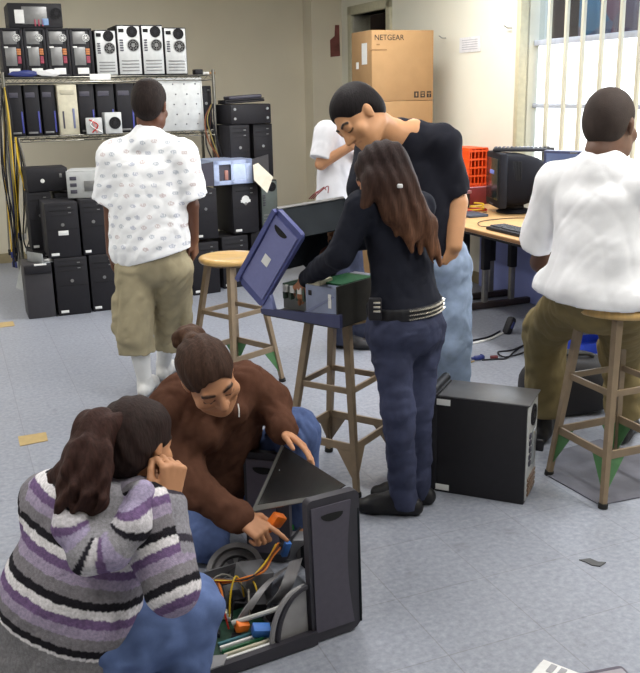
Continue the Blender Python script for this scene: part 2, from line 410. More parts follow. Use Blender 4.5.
def pc_open(t, w, d, h, body=black_sd, sticker=True):
    """a black tower turned back-out with its grey supply and coloured sockets showing"""
    m = MB(); th = .02
    m.span(-w/2, w/2, -d/2+.012, d/2, 0, h, .005); m.build('case', body, t)
    y = -d/2+.008
    r = MB(); 
    for x in (-w/2+.011, w/2-.011): r.span(x-.011, x+.011, -d/2, -d/2+.02, 0, h, .003)
    for z in (.008, h-.008): r.span(-w/2, w/2, -d/2, -d/2+.02, z-.008, z+.008, .003)
    r.build('rear_rim', black_pl, t)
    MB().box((-w*.08, y, h*.80), (w*.58, .012, h*.26), .002).build('power_supply', grey_steel, t)
    fan(t, (w*.22, y-.008, h*.80), (0, -1, 0), w*.16, label_w)
    MB().box((-w*.1, y, h*.42), (w*.5, .01, h*.38), .002).build('rear_plate', grey_steel, t)
    p = MB()
    for k in range(3): p.box((w*.26, y-.003, h*(.56-.045*k)), (w*.18, .01, .014), .001)
    p.build('socket_block', M('orange_socket', (190, 120, 70), .5), t)
    p = MB()
    for k in range(3): p.box((w*.26, y-.003, h*(.40-.05*k)), (w*.16, .01, .018), .001)
    p.build('printer_socket', M('maroon_socket', (150, 60, 80), .5), t)
    MB().box((-w*.3, y-.003, h*.61), (w*.2, .008, .012), .001).build('socket_label', label_w, t)
    if sticker: tag(MB().box((0, y-.003, h*.11), (w*.5, .008, h*.13), .001).build('sticker', label_w, t), 'white sticker')
    return t
PX = lambda x, y, b: ab(onb(x, y, b))

# wire shelving unit
SA0, SA1, SB, SD = .50, 2.23, 7.86, .46
Z1, Z2 = 1.335, 1.80
sh = thing('wire_shelving_unit', 'chrome wire shelving unit against the far left wall, loaded with computer towers', 'shelving unit', R(SA0, SB), RA)
SL = SA1-SA0
for x in (0, SL):
    for y in (0, SD):
        p = MB(); p.cyl((x, y, .01), (x, y, Z2+.04), .0135); p.cyl((x, y, 0), (x, y, .02), .02)
        for k in range(12): p.ring((x, y, .15+k*.14), (0, 0, 1), .0148, .012, .004, 12)
        p.build('post', chrome, sh)
for z in (.16, Z1, Z2):
    s = MB()
    for y in (0, SD): s.cyl((0, y, z-.004), (SL, y, z-.004), .0045, n=8); s.cyl((0, y, z-.045), (SL, y, z-.045), .0045, n=8)
    for x in (0, SL): s.cyl((x, 0, z-.004), (x, SD, z-.004), .0045, n=8); s.cyl((x, 0, z-.045), (x, SD, z-.045), .0045, n=8)
    n = 40
    for y in (0, SD):
        pts = [(SL*i/n, y, z-.006 if i % 2 else z-.043) for i in range(n+1)]
        s.tube(pts, .0028, 4, smooth=0)
    for k in range(1, 15): s.cyl((0, SD*k/15, z-.003), (SL, SD*k/15, z-.003), .0022, n=5)
    for k in range(1, 6): s.cyl((SL*k/6, 0, z-.007), (SL*k/6, SD, z-.007), .003, n=5)
    s.build('wire_shelf', chrome, sh)
a_, _, z_ = PX(100, 77, SB); MB().box((a_-SA0, -.008, z_), (.17, .004, .05), .001).build('paper_tag', label_w, sh)

# top shelf: four black towers back-out, one lying across them, four pale towers
lab = ['leftmost of the four black towers standing back-out on the top shelf', 'second from the left of the four black towers back-out on the top shelf',
       'third from the left of the four black towers back-out on the top shelf', 'rightmost of the four black towers back-out, beside the pale towers']
for i, (x0, x1, y0) in enumerate(((2, 24.5, 28), (25, 47, 28), (47.5, 70.5, 28), (71, 93.5, 28))):
    a0, _, _ = PX(x0, 55, SB+.02); a1, _, _ = PX(x1, 55, SB+.02); _, _, zt = PX((x0+x1)/2, y0, SB+.02)
    pc_open(thing('computer_tower', lab[i], 'computer', R((a0+a1)/2, SB+.02+.21, Z2+.001), RA, 'black towers on the top shelf'), a1-a0, .42, .375)
a0, _, _ = PX(8, 15, SB+.03); a1, _, _ = PX(62, 15, SB+.03)
t = thing('desktop_computer', 'black computer lying on its side across the two left towers of the top shelf', 'computer', R((a0+a1)/2, SB+.21, Z2+.378), RA)
w_ = a1-a0; h_ = .185
MB().span(-w_/2, w_/2, -.19, .2, 0, h_, .006).build('case', black_sd, t)
MB().box((-w_*.02, -.192, h_*.5), (w_*.46, .008, h_*.72), .002).build('rear_plate', grey_steel, t)
tag(MB().box((-w_*.3, -.193, h_*.45), (w_*.17, .009, h_*.55), .001).build('sticker', label_w, t), 'white sticker')
fan(t, (w_*.38, -.196, h_*.58), (0, -1, 0), .045)
MB().box((w_*.17, -.194, h_*.24), (.05, .01, .05), .001).build('label', M('pale_blue_label', (120, 150, 190), .5), t)
p = MB(); [p.box((w_*(-.02+.07*k), -.194, h_*.2), (.012, .01, .05), .001) for k in range(3)]; p.build('socket_block', M('maroon_socket', (150, 60, 80), .5), t)
lab = ['leftmost of the four pale grey towers showing their backs on the top shelf', 'second from the left of the pale grey towers back-out on the top shelf',
       'third from the left of the pale grey towers back-out on the top shelf', 'rightmost of the pale grey towers back-out on the top shelf']
for i, (x0, x1, y0) in enumerate(((95, 117, 30), (117.5, 141.5, 25), (142, 164, 25), (164.5, 187, 27.5))):
    a0, _, _ = PX(x0, 50, SB+.02); a1, _, _ = PX(x1, 50, SB+.02); _, _, zt = PX((x0+x1)/2, y0, SB+.02)
    pc_rear(thing('computer_tower', lab[i], 'computer', R((a0+a1)/2, SB+.02+.21, Z2+.001), RA, 'pale towers on the top shelf'), a1-a0, .42, zt-Z2, two_fans=True, cards=4)
# small things on the top shelf
def blob(name, label, cat, mat, c, d, rz=RA, n=9):
    b = bmesh.new(); bmesh.ops.create_icosphere(b, subdivisions=3, radius=.5)
    for v in b.verts:
        f = 1+.12*math.sin(v.co.x*n+v.co.y*n*1.3)+.08*math.sin(v.co.z*n*1.7+v.co.x*n)
        v.co = Vector((v.co.x*d[0]*f, v.co.y*d[1]*f, max(v.co.z*d[2]*f, -.46*d[2])+.46*d[2]))
    m = MB(); m._add(b); o = m.build(name, mat, None); o.location = c; o.rotation_euler = (0, 0, rz); return tag(o, label, cat)
a_, _, _ = PX(21, 73, SB); blob('plastic_bag', 'crumpled dark blue plastic bag on the front edge of the top shelf', 'bag', dkblue_pl, R(a_+.02, SB-.006, Z2+.002), (.21, .026, .05))
a_, _, _ = PX(45, 72, SB); blob('plastic_bag', 'crumpled white plastic bag on the top shelf beside the blue one', 'bag', white_pl, R(a_+.03, SB-.006, Z2+.002), (.17, .026, .055))
a_, _, _ = PX(198, 66, SB+.1); box = MB(); box.span(-.035, .035, -.05, .05, 0, .045, .006); box.span(-.02, .02, -.052, -.03, .01, .035); o = box.build('power_adapter', black_pl, None); o.location = R(a_, SB+.12, Z2+.001); o.rotation_euler = (0, 0, RA); tag(o, 'small black power brick near the right end of the top shelf', 'adapter')
for k, (x, c_) in enumerate(((205, 'white'), (210, 'pale brown'))):
    a_, _, _ = PX(x, 66, SB+.1)
    m = MB(); m.span(-.028, .028, -.06, .06, 0, .022, .004); m.cyl((0, -.06, .011), (0, -.075, .011), .006); o = m.build('disk_drive', label_w if k == 0 else card, None); o.location = R(a_, SB+.13, Z2+.001); o.rotation_euler = (0, 0, RA+.2*k)
    tag(o, c_+' bare drive lying flat at the right end of the top shelf', 'drive')

# middle shelf: dark towers with blue trim strips, a beige one, more dark ones, supplies, a perforated panel
BM = SB+.03
lab = ['leftmost dark tower on the middle shelf, beside the cables on the post', 'dark tower second from the left on the middle shelf', 'dark tower on the middle shelf touching the beige one on its left',
       'dark tower on the middle shelf just right of the beige one', 'dark tower on the middle shelf behind the two loose power supplies', 'dark tower on the middle shelf behind the walking person\'s head', 'dark tower on the middle shelf touching the pale perforated panel']
for i, (x0, x1) in enumerate(((9, 24), (25, 41), (42, 57), (79, 96), (97, 116), (117, 136), (137, 155))):
    a0, _, _ = PX(x0, 110, BM); a1, _, _ = PX(x1, 110, BM); w_ = a1-a0-.004
    t = thing('computer_tower', lab[i], 'computer', R((a0+a1)/2, BM+.21, Z1+.001), RA, 'dark towers on the middle shelf')
    h_ = .405
    MB().box((0, .01, h_/2), (w_, .38, h_), .006).build('case', black_sd, t)
    MB().box((0, -.186, h_/2), (w_*.96, .02, h_), .012).build('front_panel', black_pl, t)
    tag(MB().box((w_*.36, -.199, h_*.27), (.012, .006, h_*.42), .002).build('trim_strip', M('blue_trim', (70, 76, 160), .4), t), 'blue trim strip')
    MB().box((-w_*.1, -.198, h_*.8), (w_*.6, .006, .04), .002).build('drive_bay', char_pl, t)
    MB().box((-w_*.1, -.199, h_*.06), (w_*.6, .006, .016), .002).build('foot_trim', grey_steel, t)
a0, _, _ = PX(58, 110, BM); a1, _, _ = PX(78, 110, BM); w_ = a1-a0
t = thing('computer_tower', 'single beige tower between the dark ones on the middle shelf', 'computer', R((a0+a1)/2, BM+.17, Z1+.001), RA)
MB().box((0, .01, .2), (w_, .38, .4), .006).build('case', beige_pl, t); MB().box((0, -.186, .2), (w_*.97, .02, .4), .01).build('front_panel', beige_pl, t)
MB().box((-w_*.27, -.198, .12), (.014, .006, .14), .002).build('vent', char_pl, t); MB().box((w_*.25, -.198, .13), (.018, .006, .16), .002).build('trim_strip', M('grey_blue_trim', (110, 116, 150), .5), t)
MB().box((0, -.198, .34), (w_*.7, .006, .035), .002).build('drive_bay', M('beige_bay', (176, 170, 150), .5), t)
for i, (x0, x1, y0, y1, lb, ly) in enumerate(((87, 103, 118, 133.5, 'loose power supply with red and white wires across it on the middle shelf edge', .0), (105, 122, 112.5, 133, 'loose power supply showing its round fan on the middle shelf edge', .0))):
    a0, _, _ = PX(x0, 125, SB-.09); a1, _, _ = PX(x1, 125, SB-.09); _, _, zt = PX((x0+x1)/2, y0, SB-.09)
    t = thing('power_supply', lb, 'power supply', R((a0+a1)/2, SB-.035, Z1+.001), RA+(.1 if i else -.1)); w_ = a1-a0; h_ = zt-Z1
    MB().box((0, 0, h_/2), (w_, .09, h_), .004).build('housing', lt_metal, t)
    if i: fan(t, (.01, -.048, h_/2), (0, -1, 0), .05)
    else:
        for k, mm in enumerate((red_pl, M('pink_insulation', (200, 120, 120), .5), label_w)): MB().tube([(-.04+.02*k, -.05, h_*.9), (.03-.03*k, -.056, h_*.55), (-.02+.04*k, -.05, h_*.1)], .005).build('wire', mm, t)
a0, _, _ = PX(156, 100, SB); a1, _, _ = PX(203, 100, SB); zt = PX(180, 79, SB)[2]
t = thing('side_panel', 'pale perforated computer side panel leaning on the middle shelf', 'panel', R((a0+a1)/2, SB+.005, Z1+.001), RA, rot=(math.radians(-3), 0, RA))
w_ = a1-a0; h_ = zt-Z1+.01
m = MB(); m.box((0, 0, h_/2), (w_, .012, h_), .003)
for s in (-1, 1): m.box((s*w_*.485, -.007, h_/2), (.012, .01, h_), .002)
m.build('panel_sheet', lt_metal, t)
m = MB()
for r_ in range(5):
    for c_ in range(4):
        x = -w_*.36+w_*.24*c_+(.02 if r_ % 2 else 0); z = h_*(.12+.19*r_)
        m.cyl((x, -.010, z), (x, -.005, z), .006, n=10)
m.build('hole', char_pl, t)
a0, _, _ = PX(204, 100, SB); a1, _, _ = PX(211, 100, SB)
t = thing('computer_tower', 'narrow black tower at the right end of the middle shelf beside the pale panel', 'computer', R(a0+.035, SB+.25, Z1+.001), RA)
pc_front(t, .10, .38, .37, bays=1, label=False)

# ---------------- stacks on the floor, left
GL = 'black towers stacked on the floor'
B0F = 7.03
def stack_pc(lb, x0, x1, ym, b, z, h, d=.40, rz=RA, style='front', group=GL, **kw):
    a0, _, _ = PX(x0, ym, b); a1, _, _ = PX(x1, ym, b)
    t = thing('computer_tower', lb, 'computer', R((a0+a1)/2, b+d/2, z), rz, group)
    (pc_front if style == 'front' else pc_rear)(t, a1-a0, d, h, **kw)
    return t
H1 = .45
# the nearest one shows its plain top and back edge
a0, _, _ = PX(26, 290, B0F); a1, _, _ = PX(54, 290, B0F)
t = thing('computer_tower', 'plain charcoal tower at the left end of the floor row, scrap lying on its top', 'computer', R((a0+a1)/2, B0F+.16, 0), RA, GL); w_ = a1-a0
MB().box((0, .01, .21), (w_, .30, .42), .006).build('case', M('charcoal_steel', (52, 50, 54), .5), t)
MB().box((0, -.15, .385), (w_*.99, .03, .07), .01).build('front_lip', black_pl, t); tag(MB().box((.02, -.155, .418), (.09, .02, .012), .002).build('badge', label_w, t), 'white badge')
stack_pc('black tower second from the left in the floor row, under the leaning label tower', 56, 89, 285, B0F+.02, 0, H1)
stack_pc('black tower third from the left in the floor row, beside the walking person\'s leg', 91, 119, 285, B0F+.04, 0, H1)
stack_pc('black floor-row tower mostly hidden behind the walking person', 122, 150, 285, B0F+.06, 0, H1)
stack_pc('black floor-row tower behind the walking person\'s right leg', 153, 181, 285, B0F+.10, 0, H1)
t = stack_pc('black tower with a white centre label, second level of the left stack', 47, 80, 235, B0F+.03, H1+.001, .42)
tag(MB().box((.0, -.205, .19), (.075, .006, .035), .001).build('centre_label', label_w, t), 'white label')
stack_pc('black tower under the open silver case, second level of the left stack', 82, 107, 235, B0F+.05, H1+.001, .43)
stack_pc('black second-level tower behind the walking person\'s back', 112, 145, 235, B0F+.07, H1+.001, .42)
stack_pc('black tower standing behind the charcoal one at the left end', 29, 53, 255, 7.45, 0, .46, d=.28)
stack_pc('black tower raised at the back left, beside the hanging cables', 29, 53, 220, 7.45, .461, .46, d=.28)
stack_pc('black back-row tower on the floor behind the label tower', 57, 82, 255, 7.47, 0, .46, d=.36)
stack_pc('black back-row tower raised behind the label tower', 57, 82, 220, 7.47, .461, .44, d=.36)
a0, _, _ = PX(27, 187, 7.44); a1, _, _ = PX(69, 187, 7.44)
t = thing('desktop_computer', 'black computer lying on its side on top of the left stack under the middle shelf', 'computer', R((a0+a1)/2, 7.44+.17, .922), RA); w_ = a1-a0
MB().box((0, .01, .09), (w_, .32, .18), .006).build('case', black_sd, t); MB().box((0, -.155, .09), (w_*.99, .03, .18), .01).build('front_panel', black_pl, t)
tag(MB().cyl((-w_*.12, -.175, .085), (-w_*.12, -.168, .085), .016).build('badge', label_w, t), 'round pale badge')
MB().box((w_*.32, -.172, .12), (.02, .006, .03), .002).build('power_button', grey_steel, t)
# open silver case on top of the stack
t = thing('computer_case', 'open pale silver case lying on top of the left stack behind the walking person', 'computer', R(PX(84, 190, 7.12)[0]+.12, 7.12+.2, .882+.001), RA-.25)
m = MB(); m.span(-.2, .2, -.16, .16, 0, .006); m.span(-.2, -.194, -.16, .16, 0, .2, .001); m.span(.194, .2, -.16, .16, 0, .2, .001); m.span(-.2, .2, .154, .16, 0, .2, .001); m.span(-.2, .2, -.16, -.154, 0, .2, .001)
m.span(-.2, .2, -.16, .16, .2, .206, .001); m.build('shell', lt_metal, t)
m = MB()
for k in range(3): m.box((-.15, -.163, .05+.05*k), (.05, .008, .028), .002)
m.build('drive_opening', char_pl, t); MB().box((.02, -.163, .09), (.18, .006, .08), .002).build('inner_plate', grey_steel, t)
# scrap on the charcoal tower and the leaning bracket by the post
t = thing('bracket_panel', 'grey bent metal bracket lying on the charcoal tower under the hanging cables', 'bracket', R(PX(42, 255, 7.1)[0], 7.15, .4215), RA+.5)
m = MB(); m.box((0, 0, .004), (.12, .2, .006), .001); m.box((-.058, 0, .04), (.006, .2, .075), .001); m.build('plate', gal_steel, t); MB().box((.03, -.04, .012), (.04, .06, .01), .001).build('clip', label_w, t)
q = [onb(16, 288, 7.78), onb(25, 291, 7.72), onb(27, 268, 7.8), onb(21, 262, 7.86)]
o = MB().slab(q, .008).build('leaning_panel', gal_steel, None); tag(o, 'thin grey metal strip leaning on the left post of the shelving', 'panel')

# ---------------- stacks right of the walking person
GR = 'black towers stacked right of the walker'
RR = RA+math.radians(8)
def rs(lb, x, yb, w_, d, h, z, b, style='front', **kw):
    a_, _, _ = PX(x, yb, b)
    p = R(a_, b, z) + Vector((-math.sin(RR), math.cos(RR), 0))*(d/2)
    t = thing('computer_tower', lb, 'computer', p, RR, GR)
    (pc_front if style == 'front' else pc_rear)(t, w_, d, h, **kw); return t
rs('black tower on the floor just right of the walking person\'s hand', 206, 270, .25, .40, .44, 0, 7.28)
rs('black tower on the floor behind the left stool seat', 236, 265, .25, .40, .45, 0, 7.42)
rs('black tower on the floor at the right end of the right stack', 264, 262, .24, .40, .45, 0, 7.56)
rs('black tower on the second level just right of the walking person', 206, 215, .21, .40, .42, .461, 7.32, bays=1)
t = rs('black tower with a pale arched badge, second level under the open silver case', 246, 215, .245, .40, .425, .461, 7.47)
m = MB(); m.cyl((0, -.206, .29), (0, -.200, .29), .036, n=24); m.box((0, -.203, .279), (.09, .008, .022)); tag(m.build('arched_badge', label_w, t), 'pale arched badge')
rs('grey-backed tower at the right of the second level under the silver case', 270, 215, .17, .40, .43, .461, 7.60, style='rear', two_fans=False, plate=M('grey_green_plate', (96, 104, 100), .5, .3))
# boards between the levels
for k, (x, b, w_) in enumerate(((206, 7.28, .25), (246, 7.46, .30))):
    p = R(PX(x, 240, b)[0], b, .4515) + Vector((-math.sin(RR), math.cos(RR), 0))*.18
# a wide shelf of two towers at the very top right
rs('tall black tower at the left of the pair rising behind the silver case', 240, 140, .19, .40, .48, .892, 7.66, bays=2)
rs('tall black tower at the right of the pair rising behind the silver case', 263, 140, .19, .40, .48, .892, 7.76, bays=2)
rs('black back-row tower on the floor at the far right', 262, 258, .21, .38, .45, 0, 8.02)
rs('black back-row tower raised at the far right', 262, 215, .21, .38, .43, .461, 8.02)
a0 = PX(231, 118, 7.7)[0]; a1 = PX(272, 118, 7.7)[0]
t = thing('desktop_computer', 'wide black desktop unit lying across the top of the right stack', 'computer', R((a0+a1)/2, 7.72, 1.374)+Vector((-math.sin(RR), math.cos(RR), 0))*.17, RR); w_ = a1-a0+.02
MB().box((0, .01, .085), (w_, .34, .17), .006).build('case', black_sd, t); MB().box((0, -.165, .085), (w_*.99, .03, .17), .01).build('front_panel', black_pl, t)
for sx in (-1, 1):
    for sz in (.05, .13): MB().cyl((sx*w_*.40, -.186, sz), (sx*w_*.40, -.179, sz), .012).build('knob', grey_steel, t)
t = thing('laptop_computer', 'closed dark laptop lying tilted on the topmost unit of the right stack', 'laptop', R((a0+a1)/2-.03, 7.72+.17, 1.5455), RR-.15, rot=(0, math.radians(-3), RR-.15))
MB().box((0, 0, .02), (.36, .25, .018), .006).build('base', black_pl, t); MB().box((0, 0, .037), (.36, .25, .012), .005).build('lid', black_sd, t); MB().box((.02, .01, .058), (.30, .2, .03), .01).build('dock_plate', char_pl, t)
# open silver case with its flaps out
a_ = PX(234, 188, 7.42)[0]
t = thing('open_computer_case', 'open blue-white silver case with flaps out, on top of the right stack', 'computer', R(a_, 7.42, .892)+Vector((-math.sin(RR), math.cos(RR), 0))*.2+Vector((0, 0, .0)), RR)
m = MB(); m.span(-.18, .18, -.2, .16, 0, .006); m.span(-.18, -.173, -.2, .16, 0, .205); m.span(.173, .18, -.2, .16, 0, .205); m.span(-.18, .18, -.2, .16, .2, .206); m.span(-.18, .18, .154, .16, 0, .205)
for z0, z1 in ((0, .035), (.17, .206)): m.span(-.18, .18, -.2, -.194, z0, z1)
m.span(-.18, -.13, -.2, -.194, 0, .206); m.span(-.02, .0, -.2, -.194, 0, .206); m.span(.12, .18, -.2, -.194, 0, .206)
m.build('shell', M('blue_white_metal', (176, 190, 222), .35, .35), t)
MB().span(-.13, -.02, -.185, -.17, .03, .175).build('dark_bay', char_pl, t)
tag(MB().span(.0, .12, -.196, -.188, .03, .175).build('bright_plate', M('bright_blue_plate', (200, 220, 250), .25, .6), t), 'bright bluish plate')
MB().box((-.06, -.188, .08), (.03, .02, .08), .004).build('cable_plug', M('pinkish_plug', (170, 120, 110), .5), t)
MB().slab([(-.18, -.2, .0), (-.275, -.17, .0), (-.275, -.17, .185), (-.18, -.2, .2)], .006).build('left_flap', char_pl, t)
MB().slab([(.18, -.2, .2), (.18, -.2, .0), (.43, -.02, .02), (.43, -.02, .22)], .006).build('right_flap', M('dark_grey_flap', (84, 84, 88), .5), t)
pa = [onb(253, 165, 7.40), onb(258, 163, 7.40), onb(273, 177, 7.43), onb(267, 193, 7.36), onb(254, 180, 7.40)]
o = MB().slab(pa, .004).build('paper_sheet', M('cream_paper', (222, 214, 196), .7), None); tag(o, 'cream paper sheet hanging off the right corner of the open silver case', 'paper')

# ---------------- hanging cable bundles
def cables(lb, pts, mats, spread, seed, plug=True):
    rnd = random.Random(seed); base = Vector(pts[0])
    t = thing('cable_bundle', lb, 'cable bundle', base)
    for i, mm in enumerate(mats):
        ph = rnd.uniform(0, 6.28); r = spread*rnd.uniform(.3, 1); q = []
        for k, p in enumerate(pts):
            f = k/(len(pts)-1)
            q.append(Vector(p)-base+Vector((r*math.cos(ph+f*3), r*.6*math.sin(ph+f*3), rnd.uniform(-.02, .02)))*(.35+1.0*math.sin(f*math.pi)))
        if rnd.random() < .6: q = q[:-1]
        MB().tube(q, rnd.uniform(.0045, .008), 6, 5).build('cable', mm, t)
        if plug:
            e = q[-1]; MB().box(e-Vector((0, 0, .02)), (.02, .016, .05), .004).build('plug', rnd.choice([label_w, black_pl, dkblue_pl]), t)
    return t
cm = [yellow_pl, black_pl, M('grey_cable', (120, 116, 108), .5), black_pl, yellow_pl, M('cream_cable', (200, 190, 160), .5), black_pl, M('olive_cable', (130, 116, 60), .5), dkblue_pl, black_pl]
cables('long bundle of yellow, black and grey cables hanging at the left post', [onb(4, 88, 7.78), onb(6, 120, 7.77), onb(9, 170, 7.76), onb(14, 215, 7.75), onb(15, 250, 7.74), onb(15, 262, 7.74)], cm, .05, 3)
cables('shorter bundle of dark and cream cables hanging just inside the left post', [onb(17, 138, 7.83), onb(20, 165, 7.80), onb(24, 200, 7.79), onb(25, 235, 7.79), onb(27, 248, 7.79)], cm[:7], .045, 5)
cables('bundle of dark and brown cables looped over the right post of the shelving', [onb(213, 104, 7.80), onb(211, 118, 7.79), onb(214, 140, 7.78), onb(219, 160, 7.76), onb(222, 176, 7.74)], [black_pl, M('olive_cable', (130, 116, 60), .5), brown_pl, black_pl, M('grey_cable', (120, 116, 108), .5), black_pl, brown_pl, black_pl], .055, 8, plug=False)
t = cables('tangle of black leads lying on the second level beside the right post', [onb(190, 178, 7.45), onb(197, 168, 7.5), onb(204, 172, 7.5), onb(212, 176, 7.45), onb(205, 182, 7.45)], [black_pl]*5, .05, 12, plug=False)

# ---------------- boxes in front of the door
BOXY = 7.7
pL, pM, pRt = at(355, 100, BOXY+.32), at(372, 100, BOXY), at(433, 100, BOXY-.02)
brz = RA; dd_ = ray(433, 100); k_ = pM.dot(UV)/dd_.dot(UV); wbx = (CAM+dd_*k_-pM).length
ztop = at(400, 29, BOXY).z; zmid = at(400, 101, BOXY).z
hs = [0, .53, 1.04, zmid, ztop]
GB = 'cardboard boxes stacked by the door'
dvec = Vector((-math.sin(brz), math.cos(brz), 0)); uvec = Vector((math.cos(brz), math.sin(brz), 0))
labs = ['brown cardboard box at the bottom of the stack before the door', 'brown cardboard box second from the bottom of the stack before the door', 'brown cardboard box directly under the big lettered box by the door', 'large lettered cardboard box on top of the stack before the doorway']
def text_mesh(name, s, size, mat, parent, loc, rot, ext=.0008):
    cu = bpy.data.curves.new(name, 'FONT'); cu.body = s; cu.size = size; cu.extrude = ext; cu.align_x = 'LEFT'
    o = bpy.data.objects.new(name, cu); C.objects.link(o); bpy.context.view_layer.update()
    me = bpy.data.meshes.new_from_object(o.evaluated_get(bpy.context.evaluated_depsgraph_get())); C.objects.unlink(o); bpy.data.objects.remove(o)
    me.materials.clear(); me.materials.append(mat)
    o = bpy.data.objects.new(name, me); C.objects.link(o); o.parent = parent; o.location = loc; o.rotation_euler = rot; return o
for i in range(4):
    z0, z1 = hs[i], hs[i+1]-.002; hh = z1-z0; ww = wbx; dd = .40
    t = thing('cardboard_box', labs[i], 'box', pM + uvec*(ww/2) + dvec*(dd/2) + Vector((0, 0, z0-pM.z)), brz + (0, -.03, .02, 0)[i], GB)
    b = MB(); b.box((0, 0, hh/2), (ww, dd, hh), .004); b.build('carton', card, t)
    MB().box((0, 0, hh+.0002), (.05, dd*1.001, .0012)).build('tape', tape, t)
    g = MB(); g.box((0, 0, hh+.0005), (ww*.998, .002, .001)); g.build('flap_seam', ink, t)
    if i == 3:
        text_mesh('lettering', 'NETGEAR', .062, ink, t, (-ww*.46, -dd/2-.001, hh*.86), (math.pi/2, 0, 0))
        text_mesh('small_print', 'ProSafe', .022, M('faded_ink', (130, 98, 60), .8), t, (-ww*.46, -dd/2-.001, hh*.79), (math.pi/2, 0, 0)) if False else None
        g = MB()
        for k in range(2): g.box((-ww*(.40-.0)+k*.0, -dd/2-.001, hh*(.80-.075*k)), (.03+.13*k, .002, .010))
        g.build('small_print', M('faded_ink', (128, 96, 60), .8), t)
        g = MB()
        for k in range(3):
            x = ww*(.22+.105*k); g.box((x, -dd/2-.001, hh*.085), (.042, .002, .05)); 
        sy = g.build('handling_symbols', ink, t)
        g = MB()
        g.box((ww*.22, -dd/2-.0025, hh*.085), (.014, .001, .03)); g.box((ww*.325, -dd/2-.0025, hh*.105), (.028, .001, .008)); g.box((ww*.325, -dd/2-.0025, hh*.07), (.02, .001, .012)); g.box((ww*.43, -dd/2-.0025, hh*.1), (.03, .001, .008)); g.box((ww*.43, -dd/2-.0025, hh*.068), (.006, .001, .02))
        g.build('symbol_cutout', card, t)
        g = MB(); g.box((-ww/2-.001, -.06, hh*.68), (.002, .10, hh*.3)); tag(g.build('shipping_label', label_w, t), 'white shipping label')
        
        for q in ((.08, .52, .05), (-.05, .17, .09)): MB().box((-ww/2-.001, q[0], hh*q[1]), (.002, q[2], .055)).build('small_label', label_w, t)

# ---------------- things on the right wall
def wallplate(name, mat, x0, y0, x1, y1, lb, cat, th=.004):
    p = [ona(x0, y0, A1-.003), ona(x1, y0+(y1-y0)*.0, A1-.003), ona(x1, y1, A1-.003), ona(x0, y1, A1-.003)]
    b0 = ab(p[0])[1]; b1 = ab(p[1])[1]; z1 = p[0].z; z0 = p[3].z
    o = MB().span(A1-.003-th, A1-.003, b0, b1, z0, z1).build(name, mat, None, smooth=False); o.rotation_euler = (0, 0, RA)
    return tag(o, lb, cat), (b0, b1, z0, z1)
o, (b0, b1, z0, z1) = wallplate('paper_notice', M('notice_paper', (222, 222, 224), .7), 460, 38, 481, 53, 'white paper notice taped to the cream wall left of the window', 'notice')
m = MB(); [m.box((A1-.0085, (b0+b1)/2, z0+(z1-z0)*(.2+.15*k)), (.001, abs(b1-b0)*.75, .006)) for k in range(5)]
lo = m.build('print_line', M('grey_print', (178, 178, 186), .8), o)
o = MB().slab([onb(x, y, 9.446) for x, y in ((335, 25), (339, 25), (340, 56), (330.5, 57), (330, 40), (334.5, 36))], .004).build('wall_sign', M('maroon_card', (112, 62, 56), .7, nscale=12, namt=.35), None)
tag(o, 'small irregular maroon sign on the pier left of the doorway', 'sign')
for k, (x, y) in enumerate(((446, 38), (512, 28))):
    p = ona(x, y, A1); m = MB(); m.cyl(p+WV*.001, p-WV*.04, .004, n=8); m.cyl(p-WV*.04, p-WV*.04+UV*.05+Vector((0, 0, .02)), .004, n=8)
    tag(m.build('wall_hook', grey_steel, None), ['small metal hook on the wall between the box and the notice', 'small metal hook on the wall beside the window bars'][k], 'hook')

# ------------------------------------------------------------------ stools
def make_stool(lb, c, foot_ang, rf=.26, green=True, SH=.76, SR=.182, rt_=.128):
    t = thing('workshop_stool', lb, 'stool', (c[0], c[1], 0), foot_ang, 'wooden seated metal stools')
    MB().lathe([(SR-.03, SH-.036), (SR-.008, SH-.034), (SR, SH-.024), (SR, SH-.014), (SR-.006, SH-.004), (SR-.022, SH), (SR*.6, SH-.003), (.01, SH-.005)], 40).build('seat', seat_wood, t, angle=60)
    def leg_at(k, z):
        a = k*math.pi/2; r = rf + (rt_-rf)*z/(SH-.036); return Vector((r*math.cos(a), r*math.sin(a), z))
    for k in range(4):
        p, q = leg_at(k, .012), leg_at(k, SH-.037); m = MB()
        m.cyl(p, q, .016, .022, n=4); lg = m.build('leg', leg_paint, t, smooth=False)
        MB().cyl(leg_at(k, 0), leg_at(k, .02), .02, n=10).build('foot_cap', rubber, lg)
        # gusset plates below the lower stretcher, one to each side
        g = MB()
        for s in (-1, 1):
            A = leg_at(k, .205*SH/.76); B_ = leg_at((k+s) % 4, .205*SH/.76); d = (B_-A).normalized()
            tri = [A + d*.012, A + d*.095, leg_at(k, .065) + d*.012]
            n_ = d.cross(leg_at(k, .05)-A).normalized(); g.slab([p_ + n_*.002 for p_ in tri], .004, n_)
        g.build('gusset_plate', leg_green if green else leg_paint, t, smooth=False)
    for z, h_ in ((.205*SH/.76, .034), (.44*SH/.76, .026)):
        for k in range(4):
            A, B_ = leg_at(k, z), leg_at((k+1) % 4, z); d = (B_-A); m = MB()
            rotm = Matrix.Rotation(math.atan2(d.y, d.x), 3, 'Z'); m.box((A+B_)/2, (d.length-.02, .012, h_), .002, rot=rotm)
            m.build('stretcher', leg_paint, t, smooth=False)
    m = MB(); m.ring((0, 0, SH-.042), (0, 0, 1), .14, .108, .012, 24); m.build('seat_ring', leg_paint, t)
    return t
def fang(p, c): return math.atan2(p[1]-c[1], p[0]-c[0])
